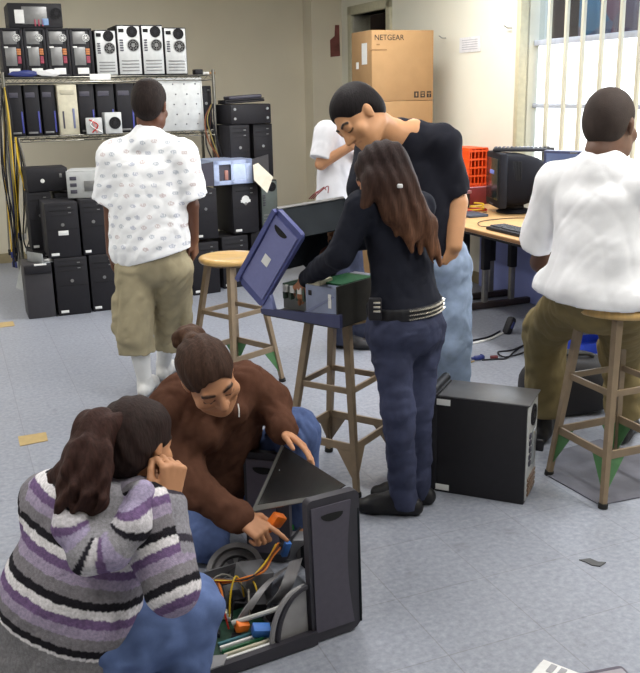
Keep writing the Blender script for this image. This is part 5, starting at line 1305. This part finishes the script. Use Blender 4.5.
F.wr = folds2(.009, 20, 5, (.5, 0, 1)); F.cut(A_(430, 272, 4.06), (0, 0, -1)); F.build('t_shirt', cott, p, (30, 31, 40))
F = Field(.007); hl = nrm(j['hipL']-j['hipR'])
F.ec(A_(430, 255, 4.06), j['pel'], hl, (.165, .125), (.175, .135), .04)
for s in 'LR': F.ec(j['hip'+s], j['kn'+s], hl, (.098, .10), (.082, .085), .03); F.ec(j['kn'+s], j['an'+s]+[0, 0, -.03], hl, (.082, .085), (.085, .09), .03)
F.wr = folds2(.013, 26, 9, (.5, 0, .7)); F.cut((0, 0, .03), (0, 0, -1))
def lightjean(V, F):
    c = np.tile(np.array(lin((150, 168, 196))), (len(V), 1)); w_ = .5+.5*np.sin(V[:, 2]*17+V[:, 0]*9)*np.sin(V[:, 0]*23+1); return c*(1+.25*w_[:, None])
F.build('jeans', denim, p, lightjean)
for s in 'LR': F = Field(.005); shoe(F, j['an'+s], j['foot'+s], .28); F.build('shoe', leather, p, (40, 38, 38))

# ------------------------------------------------------------------ the woman with long hair at the middle stool
A_g = lambda x, y, Y: np.array(at(x, y, Y-.12))
j = dict(headc=A_g(383, 178, 3.42), neck=A_g(392, 205, 3.46), chest=A_g(396, 228, 3.47), waist=A_g(402, 280, 3.47), pel=A_g(405, 322, 3.46),
         shL=A_g(362, 208, 3.38), shR=A_g(420, 208, 3.58), elL=A_g(340, 255, 3.36), elR=A_(384, 236, 3.76), wrL=A_(306, 279, 3.56), wrR=A_(338, 244, 3.80),
         hipL=A_g(389, 328, 3.42), hipR=A_g(422, 328, 3.52), knL=A_g(398, 410, 3.38), knR=A_g(417, 405, 3.48), anL=A_g(404, 494, 3.42), anR=A_g(417, 488, 3.52), footL=(-.97, .18), footR=(-.95, .3))
j['anL'][2] = .085; j['anR'][2] = .085
seglen('girl', j)
p = person('person with long brown hair and studded belt reaching into the opened computer', j['pel'])
H = Head(j['headc'], (-.80, .52, -.38), (-.2, .1, 1), .98)
F = Field(.005); body_core(F, j); H.add(F, True)
hand(F, j['wrL'], (-.05, .12, -1), (.2, .9, 0), -1, (22, 26, 28, 32), .92); hand(F, j['wrR'], (-.8, .0, -.5), (0, .2, -1), 1, (25, 28, 30, 34), .92)
F.build('body', skinmat('skin_light_brown'), p, skincol((178, 122, 92), (140, 76, 70)))
F = Field(.006)
F.el(H.p(0, -.014, .045), np.array((.088, .108, .090))*H.s, H.R, .03); F.el(H.p(0, -.045, -.02), np.array((.086, .075, .09))*H.s, H.R, .03)
F.el(H.p(0, .125, -.03), np.array((.075, .075, .095))*H.s, H.R, .01, 's')
lt = nrm(j['shR']-j['shL'])
hp = [(A_g(386, 184, 3.37), A_g(394, 212, 3.35), .068, .048), (A_g(394, 206, 3.35), A_g(410, 236, 3.35), .046, .026), (A_g(402, 190, 3.39), A_g(425, 225, 3.39), .060, .040), (A_g(425, 222, 3.39), A_g(440, 264, 3.40), .034, .010),
      (A_g(404, 215, 3.36), A_g(413, 252, 3.34), .026, .008), (A_g(374, 180, 3.35), A_g(364, 206, 3.33), .044, .018), (A_g(414, 218, 3.38), A_g(433, 252, 3.38), .036, .012)]
for a, b, r1, r2 in hp: F.rc(a, b, r1, r2, .03)
for k in range(14):
    u_ = k/13; a = A_g(384+36*u_, 206+6*math.sin(k*2.3), 3.335+.02*math.sin(k)+.03*u_); b = A_g(392+46*u_, 226+34*u_+8*math.sin(k*1.7), 3.335+.05*u_); F.rc(a, b, .016, .005, .010)
F.wr = lambda X: .003*np.sin(X[:, 0]*160+X[:, 2]*38+4*np.sin(X[:, 2]*9))
def hair_ends(V, F):
    t = np.clip((1.42-V[:, 2])/.42, 0, 1)[:, None]; a = np.array(lin((44, 32, 31))); b = np.array(lin((112, 76, 54))); return a*(1-t**1.5)+b*t**1.5
F.build('hair', hairm, p, hair_ends)
tag(MB().box(Vector(A_g(400, 186, 3.29)), (.02, .012, .014), .004).build('hair_clip', white_pl, None), 'pale clip').parent = p; bpy.data.objects['hair_clip'].matrix_parent_inverse = Matrix.Translation(-Vector(p.location))
F = Field(.006)
F.ec(A_g(394, 220, 3.47), A_g(402, 275, 3.47), lt, (.140, .098), (.118, .088), .05); F.ec(A_g(402, 275, 3.47), A_g(405, 306, 3.465), lt, (.122, .092), (.158, .128), .05); F.rc(j['shL'], j['shR'], .058, None, .04)
F.rc(j['neck'], j['neck']+[0, 0, -.03], .055, .07, .02)
F.chain([j['shL'], j['elL'], j['wrL']+(j['elL']-j['wrL'])*.02], [.058, .048, .036], .02); F.chain([j['shR'], j['elR'], j['wrR']], [.055, .047, .036], .02)
F.wr = folds2(.005, 36, 12, (.5, 0, 1)); F.cut(A_g(404, 312, 3.46), (.05, 0, -1)); F.build('long_sleeved_top', cott, p, (28, 30, 40))
F = Field(.006)
F.ec(A_g(404, 300, 3.465), A_g(406, 326, 3.45), lt, (.140, .108), (.158, .125), .04)
F.el(A_g(397, 330, 3.40), (.08, .075, .085), None, .03); F.el(A_g(418, 330, 3.46), (.08, .075, .085), None, .03)
for s in 'LR': F.ec(j['hip'+s], j['kn'+s], lt, (.084, .088), (.057, .060), .03); F.ec(j['kn'+s], j['an'+s]+[0, 0, -.045], lt, (.057, .060), (.049, .056), .03)
F.wr = folds2(.008, 40, 2, (.8, 0, .3)); F.cut((0, 0, .03), (0, 0, -1)); 
def darkjean(V, F):
    c = np.tile(np.array(lin((56, 60, 82))), (len(V), 1)); m = (V[:, 2] > .38) & (V[:, 2] < .62); w_ = np.exp(-((V[:, 2]-.5)/.12)**2)*.35; return c*(1+w_[:, None])
F.build('jeans', denim, p, darkjean)
# belt with three rows of studs
F = Field(.005); bc = A_g(405, 306, 3.462); ring = []
bA, bB = .156, .126; dl = np.cross([0, 0, 1], lt)
for k in range(32):
    a = 2*math.pi*k/32; ring.append(bc+lt*bA*math.cos(a)+dl*bB*math.sin(a)+np.array([0, 0, .022*math.cos(a)]))
for k in range(32): F.ec(ring[k], ring[(k+1) % 32], (0, 0, 1), (.026, .007), (.026, .007), .004)
belt = F.build('belt', leather, p, (26, 26, 30))
m = MB(); tl = Vector(p.location)
for k in range(32):
    a = -2.15+1.45*k/31
    for r_ in (-1, 0, 1):
        q = bc+lt*(bA+.007)*math.cos(a)+dl*(bB+.007)*math.sin(a)+np.array([0, 0, .022*math.cos(a)+.0155*r_]); qv = Vector(q)-tl; nv = Vector(lt*math.cos(a)/bA+dl*math.sin(a)/bB).normalized(); m.cyl(qv-nv*.003, qv+nv*.004, .0060, .002, n=4)
st = m.build('belt_stud', M('silver_stud', (205, 200, 190), .25, .8), None, smooth=False); st.parent = belt; tag(st, 'rows of silver studs', kind='stuff')
q = Vector(A_g(375, 309, 3.33))-tl; ph = MB().box(q, (.05, .025, .085), .008).build('phone_pouch', black_pl, p)
m = MB(); [m.box(q+Vector((.006, -.0145, .026-.016*k)), (.026, .004, .008), .001) for k in range(3)]; o = m.build('silver_band', M('silver_stud', (205, 200, 190), .25, .8), ph)
for s in 'LR': F = Field(.005); shoe(F, j['an'+s], j['foot'+s], .25, .040); F.build('shoe', leather, p, (26, 25, 28))

# ------------------------------------------------------------------ the man seated on the right stool (white T-shirt)
j = dict(headc=A_(610, 127, 3.60), neck=A_(602, 153, 3.55), chest=A_(597, 190, 3.54), waist=A_(597, 250, 3.53), pel=A_(602, 292, 3.54),
         shL=A_(556, 175, 3.70), shR=A_(645, 178, 3.46), elL=A_(541, 262, 3.86), elR=A_(668, 260, 3.62), wrL=A_(572, 266, 4.02), wrR=A_(668, 250, 3.85),
         hipL=A_(578, 298, 3.66), hipR=A_(628, 302, 3.52), knL=A_(545, 328, 4.0), knR=A_(622, 345, 3.98), anL=A_(543, 425, 4.06), anR=A_(624, 422, 4.02), footL=(.35, .9), footR=(.5, .85))
j['anL'][2] = .09; j['anR'][2] = .09
j['pel'][2] = max(j['pel'][2], .90)
seglen('seated', j)
p = person('person in a plain white T-shirt and khaki trousers seated on a stool, back turned', j['pel'])
H = Head(j['headc'], (.62, .76, -.16), (0, .08, 1), 1.21)
F = Field(.006); body_core(F, j); H.add(F, True); F.rc(j['neck'], H.p(0, -.03, -.04), .064, .060, .03)
F.rc(A_(546, 240, 3.80), j['elL'], .048, .044, .012); F.rc(j['elL'], j['wrL'], .046, .030, .012)
hand(F, j['wrL'], (.7, .5, .1), (.2, .0, -1), -1, (22, 26, 28, 30)); hand(F, j['wrR'], (.4, .8, .1), (0, .2, -1), 1, (22, 26, 28, 30))
F.build('body', skinmat('skin_deep_brown'), p, skincol((98, 70, 56), (104, 62, 56)))
F = Field(.006)
F.el(H.p(0, -.014, .040), np.array((.0765, .096, .0835))*H.s, H.R, .03); F.el(H.p(0, -.052, .0), np.array((.068, .057, .07))*H.s, H.R, .03)
F.el(H.p(0, .125, -.035), np.array((.095, .085, .095))*H.s, H.R, .01, 's'); F.el(H.p(0, -.05, -.13), np.array((.1, .1, .055))*H.s, H.R, .01, 's')
for q in (-1, 1): F.el(H.p(q*.085, -.004, -.012), np.array((.028, .03, .04))*H.s, H.R, .006, 's')
F.build('hair', MV('cropped_hair', rough=.8, bump=.3, bscale=300, namt=.15), p, (52, 42, 38))
F = Field(.007); lat = nrm(j['shR']-j['shL'])
F.ec(A_(600, 205, 3.54), A_(600, 255, 3.53), lat, (.185, .12), (.180, .130), .06); F.ec(A_(600, 255, 3.53), A_(594, 292, 3.53), lat, (.180, .130), (.225, .160), .05); F.rc(j['neck']+[0, 0, -.04], j['neck']+[0, 0, -.075], .066, .085, .05)
for s, q in (('L', A_(535, 244, 3.80)), ('R', A_(676, 245, 3.58))): F.rc(j['neck']+[0, 0, -.065], j['sh'+s]+[0, 0, -.03], .070, .076, .05); F.fe(j['sh'+s]+[0, 0, -.03], q, (0, 1, 0), (.085, .08), (.092, .068), .03)
F.ec(A_(580, 285, 3.50), A_(640, 292, 3.44), (0, 0, 1), (.07, .09), (.07, .10), .05); F.ec(A_(552, 285, 3.68), A_(590, 290, 3.52), (0, 0, 1), (.075, .09), (.07, .09), .05)
f1 = folds2(.007, 18, 21, (.6, 0, 1)); F.wr = f1; F.cut(A_(590, 307, 3.42), (0, .1, -1)); F.build('t_shirt', cott, p, (244, 244, 247))
F = Field(.007); hl = nrm(j['hipR']-j['hipL'])
F.ec(A_(597, 285, 3.56), A_(602, 300, 3.58), hl, (.185, .15), (.185, .14), .04)
for s in 'LR': F.rc(j['hip'+s], j['kn'+s], .108, .095, .04); F.fe(j['kn'+s], j['an'+s]+[0, 0, .06], (1, 0, 0), (.094, .094), (.088, .090), .03)
F.wr = folds2(.014, 22, 6, (.6, 0, .6)); F.cut((0, 0, .775), (0, 0, -1)) if False else None; F.build('trousers', twill, p, (132, 118, 84))
for s in 'LR':
    F = Field(.005); a = j['an'+s].copy(); dz = a[2]-.09
    F2 = Field(.005); b0 = a.copy(); b0[2] = .09; shoe(F2, b0, j['foot'+s], .29); F2.cuts = []
    for q in F2.pr: q[1][2] += dz; q[2][2] += dz
    F2.cut((0, 0, .006+dz), (0, 0, -1)); F2.build('shoe', leather, p, (30, 28, 30))

# ------------------------------------------------------------------ the bystander in white by the boxes
j = dict(headc=A_(354, 113, 5.72), neck=A_(343, 124, 5.76), chest=A_(338, 140, 5.78), waist=A_(337, 185, 5.80), pel=A_(338, 215, 5.80),
         shL=A_(352, 133, 5.92), shR=A_(327, 134, 5.66), elL=A_(362, 165, 5.80), elR=A_(321, 164, 5.62), wrL=A_(358, 145, 5.60), wrR=A_(351, 146, 5.52),
         hipL=A_(346, 220, 5.84), hipR=A_(331, 220, 5.76), knL=A_(352, 277, 5.80), knR=A_(338, 279, 5.70), anL=A_(356, 326, 5.86), anR=A_(341, 330, 5.74), footL=(.85, -.3), footR=(.85, -.3))
j['anL'][2] = .09; j['anR'][2] = .09
seglen('kid', j)
p = person('person in a loose white T-shirt behind the leaning one, hand raised to the face', j['pel'])
H = Head(j['headc'], (.85, -.42, -.3), (.1, -.1, 1), 1.0)
F = Field(.006); body_core(F, j); H.add(F, True)
hand(F, j['wrR'], (.7, -.15, .5), (-.4, .6, .5), 1, (55, 60, 62, 65)); hand(F, j['wrL'], (-.2, -.5, .8), (.2, .6, 0), 1, (50, 55, 58, 60))
F.build('body', skinmat('skin_warm_tan'), p, skincol((186, 136, 100), (150, 90, 80)))
F = Field(.006); F.el(H.p(0, -.014, .046), np.array((.081, .100, .085))*H.s, H.R, .03); F.el(H.p(0, -.055, .0), np.array((.070, .058, .07))*H.s, H.R, .03); F.el(H.p(0, .12, -.03), np.array((.1, .082, .098))*H.s, H.R, .008, 's'); F.build('hair', hairm, p, (28, 24, 24))
F = Field(.007); lat = nrm(j['shL']-j['shR'])
F.ec(A_(338, 150, 5.79), A_(337, 222, 5.80), lat, (.165, .11), (.165, .125), .05); F.rc(j['shR'], j['shL'], .070, None, .05); F.rc(j['neck'], j['chest'], .06, .09, .03)
F.fe(j['shR'], A_(321, 159, 5.62), (0, 1, 0), (.08, .075), (.085, .07), .04); F.fe(j['shL'], A_(360, 160, 5.82), (0, 1, 0), (.08, .075), (.085, .07), .04)
F.wr = folds2(.006, 22, 15, (0, 0, 1)); F.cut(A_(337, 228, 5.8), (0, 0, -1)); F.build('t_shirt', cott, p, (218, 218, 224))
F = Field(.007); hl = nrm(j['hipL']-j['hipR']); F.ec(A_(337, 208, 5.8), j['pel'], hl, (.15, .115), (.165, .125), .04)
for s in 'LR': F.rc(j['hip'+s], j['kn'+s], .09, .078, .03); F.rc(j['kn'+s], j['an'+s]+[0, 0, -.03], .078, .078, .03)
F.cut((0, 0, .03), (0, 0, -1)); F.wr = folds2(.006, 26, 4, (0, 0, 1)); F.build('trousers', denim, p, (52, 56, 74))
for s in 'LR': F = Field(.005); shoe(F, j['an'+s], j['foot'+s], .28); F.build('shoe', leather, p, (34, 33, 36))

# ------------------------------------------------------------------ the woman in the brown hooded top kneeling behind the opened computer
j = dict(headc=A_(209, 377, 2.74), neck=A_(208, 402, 2.92), chest=A_(214, 425, 2.98), waist=A_(219, 455, 3.10), pel=A_(222, 478, 3.22),
         shR=A_(172, 408, 2.92), shL=A_(248, 388, 2.98), elR=A_(186, 485, 2.74), elL=A_(270, 402, 2.96), wrR=A_(240, 518, 2.66), wrL=A_(284, 431, 2.84),
         hipR=A_(203, 482, 3.18), hipL=A_(242, 478, 3.20), knR=A_(205, 528, 2.96), knL=A_(296, 433, 3.0), anR=A_(200, 520, 3.38), anL=A_(301, 512, 3.06), footL=(.25, -1), footR=(0, 1))
j['anL'][2] = .10; j['anR'][2] = .07; j['knR'][2] = .085
seglen('hoodie', j)
p = person('person in a brown hooded top kneeling, hair in a bun, pointing into the computer', j['pel'])
H = Head(j['headc'], (.42, -.70, -.50), (-.14, -.50, .85), 1.08)
F = Field(.0038); body_core(F, j); H.add(F, True)
hand(F, j['wrR'], nrm(A_(268, 535, 2.62)-j['wrR']), (.1, .35, -.9), 1, (8, 62, 66, 70), 1.0, .5); hand(F, j['wrL'], nrm(A_(297, 441, 2.80)-j['wrL']), (-.2, -.55, -.8), -1, (10, 12, 16, 20), .98, .5)
F.build('body', skinmat('skin_olive'), p, skincol((186, 134, 100), (164, 98, 86), (52, 34, 26)))
F = Field(.005)
F.el(H.p(0, -.016, .045), np.array((.082, .101, .085))*H.s, H.R, .03); F.el(H.p(0, -.055, -.005), np.array((.071, .058, .07))*H.s, H.R, .03)
F.el(H.p(0, .122, -.012), np.array((.084, .086, .100))*H.s, H.R, .008, 's')
for q in (-1, 1): F.el(H.p(q*.088, .0, -.02), np.array((.03, .028, .04))*H.s, H.R, .006, 's')
F.wr = lambda X: .0018*np.sin(X[:, 0]*170+X[:, 2]*70+3*np.sin(X[:, 1]*30))
hr = F.build('hair', hairm, p, (62, 44, 36))
F = Field(.005); bcx = A_(189, 338, 2.84)
for k in range(18):
    a = k*.7; r_ = .038; c0 = bcx+np.array([r_*math.cos(a), .03*math.sin(a*1.3), .026*math.sin(a)]); c1 = bcx+np.array([r_*math.cos(a+.8), .03*math.sin(a*1.3+1), .026*math.sin(a+.8)]); F.rc(c0, c1, .015, .013, .01)
F.el(bcx, (.042, .035, .032), None, .02); F.rc(bcx, H.p(0, -.07, .09), .026, .03, .02); F.build('hair_bun', hairm, p, (70, 48, 36))
F = Field(.006); lat = nrm(j['shL']-j['shR'])
F.ec(A_(211, 415, 2.96), A_(219, 458, 3.10), lat, (.175, .125), (.165, .135), .06); F.ec(A_(219, 458, 3.10), A_(222, 474, 3.20), lat, (.165, .135), (.175, .15), .05); F.rc(j['shR'], j['shL'], .078, None, .06)
F.ec(j['shR'], j['elR'], (1, 0, 0), (.076, .074), (.066, .062), .04); F.rc(j['elR'], j['wrR']+(j['elR']-j['wrR'])*.03, .064, .046, .03)
F.ec(j['shL'], j['elL'], (1, 0, 0), (.076, .074), (.064, .062), .04); F.rc(j['elL'], j['wrL']+(j['elL']-j['wrL'])*.02, .062, .044, .03)
hdc = j['neck']
for a, b, r1, r2 in ((A_(179, 390, 2.93), A_(172, 418, 2.82), .056, .050), (A_(243, 378, 3.03), A_(238, 412, 2.86), .046, .038), (A_(182, 392, 3.0), A_(210, 378, 3.10), .05, .055), (A_(210, 378, 3.10), A_(240, 382, 3.04), .055, .045), (A_(174, 418, 2.84), A_(206, 436, 2.80), .040, .036), (A_(234, 415, 2.86), A_(210, 440, 2.84), .034, .034)): F.rc(a, b, r1, r2, .03)
F.wr = folds2(.013, 26, 17, (.5, .1, 1)); F.build('hooded_top', MV('fleece_fabric', rough=.95, bump=.3, bscale=350, namt=.10, nscale=40, spec=.08), p, (86, 58, 46))
m = MB(); m.tube([Vector(A_(238, 404, 2.80)), Vector(A_(239, 410, 2.785)), Vector(A_(239, 417, 2.78))], .0025, 6); o = m.build('drawstring', label_w, None); o.parent = p; o.matrix_parent_inverse = Matrix.Translation(-Vector(p.location))
F = Field(.006); hl = nrm(j['hipL']-j['hipR'])
F.ec(A_(221, 472, 3.18), j['pel'], hl, (.165, .14), (.17, .15), .04)
F.rc(j['hipL'], j['knL'], .100, .078, .03); F.rc(j['knL'], j['anL'], .080, .056, .03); F.rc(j['hipR'], j['knR'], .100, .076, .03); F.rc(j['knR'], j['anR'], .072, .056, .03)
F.wr = folds2(.011, 30, 31, (0, 0, 1)); F.cut((0, 0, .004), (0, 0, -1))
def midjean(V, F): return np.tile(np.array(lin((78, 94, 136))), (len(V), 1))
F.build('jeans', denim, p, midjean)
F = Field(.005); shoe(F, j['anL'], j['footL'], .25, .04); F.build('shoe', leather, p, (60, 58, 60))
F = Field(.005); a = j['anR']; F.ec(a+[0, .02, 0], a+np.array([0, .04, .0]), (1, 0, 0), (.04, .045), (.042, .04), .02); F.ec(a+[0, .04, .0], a+np.array([0, .09, -.02]), (1, 0, 0), (.042, .05), (.045, .035), .02); F.cut((0, 0, .004), (0, 0, -1)); F.build('shoe', leather, p, (60, 58, 60))

# ------------------------------------------------------------------ the woman in the striped knit sweater crouching at the front left
j = dict(headc=A_(137, 445, 2.20), neck=A_(104, 486, 2.20), chest=A_(92, 525, 2.18), waist=A_(78, 590, 2.15), pel=A_(76, 640, 2.14),
         shL=A_(50, 502, 2.29), shR=A_(143, 512, 2.07), elL=A_(92, 562, 2.44), elR=A_(172, 586, 1.98), wrL=A_(150, 566, 2.42), wrR=A_(169, 500, 2.10),
         hipL=A_(70, 645, 2.24), hipR=A_(112, 655, 2.06), knL=A_(120, 570, 2.50), knR=A_(190, 606, 2.16), anL=A_(110, 640, 2.52), anR=A_(176, 690, 2.10), footL=(.8, .5), footR=(.85, .4))
j['anL'][2] = .09; j['anR'][2] = .09
seglen('striped', j)
p = person('person in a striped grey and purple knit sweater crouching, dark ponytail, hand at the cheek', j['pel'])
H = Head(j['headc'], (.43, .83, -.36), (.10, .20, 1), 1.02)
F = Field(.005); body_core(F, j); H.add(F, True)
hand(F, j['wrR'], nrm(A_(175, 460, 2.12)-j['wrR']), (-.6, .75, .1), 1, (78, 82, 84, 86), 1.0, .9); hand(F, j['wrL'], (.9, .1, -.2), (0, 0, -1), -1, (20, 24, 26, 30), .95)
F.build('body', skinmat('skin_warm_olive'), p, skincol((188, 136, 100), (150, 86, 76)))
F = Field(.005)
F.el(H.p(0, -.016, .042), np.array((.084, .104, .086))*H.s, H.R, .03); F.el(H.p(0, -.055, -.01), np.array((.076, .06, .075))*H.s, H.R, .03)
F.el(H.p(0, .125, -.02), np.array((.085, .085, .10))*H.s, H.R, .008, 's'); F.el(H.p(-.09, -.002, -.016), np.array((.03, .026, .036))*H.s, H.R, .006, 's')
F.wr = lambda X: .002*np.sin(X[:, 0]*150+X[:, 2]*80+3*np.sin(X[:, 1]*25)); F.build('hair', hairm, p, (44, 32, 30))
F = Field(.005); pa = [H.p(0, -.095, .05), A_(97, 430, 2.12), A_(88, 462, 2.06), A_(84, 488, 2.03), A_(80, 508, 2.02)]
F.chain(pa, [.034, .050, .056, .044, .016], .03)
F.chain([A_(90, 462, 2.06), A_(68, 480, 2.06), A_(52, 482, 2.07)], [.040, .026, .008], .02); F.chain([A_(92, 470, 2.05), A_(90, 500, 2.01), A_(90, 518, 2.0)], [.04, .026, .008], .02); F.chain([A_(80, 470, 2.06), A_(62, 470, 2.06), A_(48, 474, 2.08)], [.03, .014, .004], .015); F.chain([A_(95, 480, 2.04), A_(102, 505, 2.0), A_(104, 516, 2.0)], [.03, .014, .004], .015)
rr_ = np.random.RandomState(2)
for k in range(16):
    x0 = 72+36*rr_.rand(); y0 = 440+rr_.rand()*20; x1 = x0-14*rr_.rand(); x2 = x1-10+18*rr_.rand(); Yf = 2.035-.03*rr_.rand()
    F.chain([A_(x0, y0, Yf+.03), A_(x1, y0+28, Yf-.005), A_(x2, y0+46, Yf-.03), A_(x2-9+12*rr_.rand(), y0+60+12*rr_.rand(), Yf-.035)], [.016, .015, .010, .003], .008)
F.wr = lambda X: .004*np.sin(X[:, 0]*120-X[:, 2]*60+4*np.sin(X[:, 2]*14)+2*np.sin(X[:, 1]*40)); F.build('ponytail', hairm, p, (56, 36, 32))
# sweater
BANDS = [(0, (34, 32, 38)), (.021, (222, 218, 222)), (.043, (112, 90, 128)), (.066, (158, 146, 170)), (.092, (128, 124, 130)), (.122, None)]
PER = .122
def bandcol(s):
    c = np.zeros((len(s), 3)); t = np.mod(s, PER)
    for (a, col), (b, _) in zip(BANDS, BANDS[1:]): c[(t >= a) & (t < b)] = lin(col)
    return c
dn = nrm(j['pel']-j['neck'])
sw = Field(.0042); F = sw; lat = nrm(j['shR']-j['shL'])
F.ec(A_(90, 525, 2.19), A_(70, 600, 2.15), lat, (.200, .125), (.215, .150), .06); F.ec(A_(70, 600, 2.15), A_(68, 660, 2.13), lat, (.215, .150), (.225, .175), .05)
for s_ in 'LR': F.rc(j['neck']+dn*.02, j['sh'+s_], .080, .074, .06)
F.ec(j['shR'], j['elR'], (0, 1, 0), (.076, .076), (.066, .066), .035, tag=1); F.rc(j['elR'], j['wrR']+(j['elR']-j['wrR'])*.06, .066, .044, .02, tag=2)
F.ec(j['shL'], j['elL'], (0, 1, 0), (.075, .075), (.065, .065), .035, tag=1); F.rc(j['elL'], j['wrL']+(j['elL']-j['wrL'])*.05, .062, .044, .02, tag=2)
F.wr = folds2(.005, 26, 13, (.6, .1, .5))
nk = j['neck']
s_ref = (A_(50, 494, 2.05)-nk)@dn
ua_ = np.linalg.norm(j['shR']-j['elR'])
def sweatcol(V, F):
    tg, tt = F.near(V); s = (V-nk)@dn - s_ref; c = bandcol(s)
    jit = .0008*np.sin(V[:, 0]*190)+.0006*np.sin(V[:, 1]*230)
    c = bandcol(s+jit); hemm = s > PER*3+.030; c[hemm] = lin((124, 122, 126))
    top = s < -.045; c[top] = lin((150, 144, 158))
    m = tg == 1; c[m] = bandcol(tt[m]+.055+jit[m])
    axr = nrm(j['elR']-j['shR']); ur = (V-j['shR'])@axr
    m = tg == 2; c[m] = lin((140, 138, 146)); m2 = m & (np.mod(tt, .12) > .10); c[m2] = lin((60, 56, 66))
    near_ = np.sqrt(((V-j['elR'])**2).sum(1)) < .095; m = ((tg == 2) | (tg == 1)) & near_; c[m] = bandcol(ur[m]+.055+jit[m])
    return c
F.build('sweater', knitm, p, sweatcol)
# hood lying on the back
F = Field(.005)
hl_ = [A_(72, 490, 2.05), A_(70, 525, 1.99), A_(88, 556, 1.95), A_(112, 552, 1.95), A_(134, 525, 1.98), A_(142, 492, 2.04)]
F.chain(hl_, [.034, .036, .038, .038, .036, .030], .03, tag=1); F.ec(A_(104, 500, 2.07), A_(100, 545, 1.99), (1, 0, -.1), (.075, .045), (.05, .03), .03); F.rc(A_(112, 510, 2.04), A_(104, 540, 1.98), .05, .04, .03)
F.wr = folds2(.004, 30, 23, (1, 0, .3))
def hoodcol(V, F):
    c = np.tile(np.array(lin((146, 144, 150))), (len(V), 1)); tg, tt = F.near(V); cen = A_(106, 510, 2.02); d = np.sqrt(((V-cen)**2).sum(1)); x = (V-cen)@nrm(np.array([1, 0, -.15])); z = V[:, 2]-cen[2]
    ang = np.arctan2(z, x); m = (tg == 1); b = np.mod(ang*.042*1.6+.03, .105)
    for (lo_, hi_, col) in ((0, .014, (40, 38, 46)), (.014, .036, (204, 200, 206)), (.036, .052, (112, 90, 128)), (.052, .08, (160, 150, 178))): mm = m & (b >= lo_) & (b < hi_); c[mm] = lin(col)
    return c
F.build('hood', knitm, p, hoodcol)
F = Field(.006); hl = nrm(j['hipR']-j['hipL'])
F.ec(A_(80, 640, 2.16), j['pel']+[.01, .02, -.05], hl, (.13, .11), (.13, .12), .04)
F.ec(j['hipR'], j['knR'], (0, 0, 1), (.105, .10), (.080, .082), .03); F.rc(j['knR'], j['anR']+[0, 0, -.05], .080, .070, .03); F.rc(j['hipL'], j['knL'], .098, .076, .03); F.rc(j['knL'], j['anL'], .076, .056, .03)
F.wr = folds2(.012, 30, 41, (.7, .2, .3)); F.cut((0, 0, .004), (0, 0, -1))

def worn(base, amt, sc=14, seed=0):
    def f(V, F):
        c = np.tile(np.array(lin(base)), (len(V), 1)); n = np.sin(V[:, 0]*sc+2*np.sin(V[:, 2]*sc*.7+seed))*np.sin(V[:, 1]*sc*.9+1.5*np.sin(V[:, 0]*sc*.6)+seed)+.5*np.sin(V[:, 2]*sc*2.3+3*np.sin(V[:, 1]*sc)); return c*(1+amt*n[:, None])
    return f
F.build('jeans', denim, p, worn((92, 110, 154), .22, 15, 1))
for s in 'LR': F = Field(.005); shoe(F, j['an'+s], j['foot'+s], .25, .04); F.build('shoe', leather, p, (70, 66, 70))
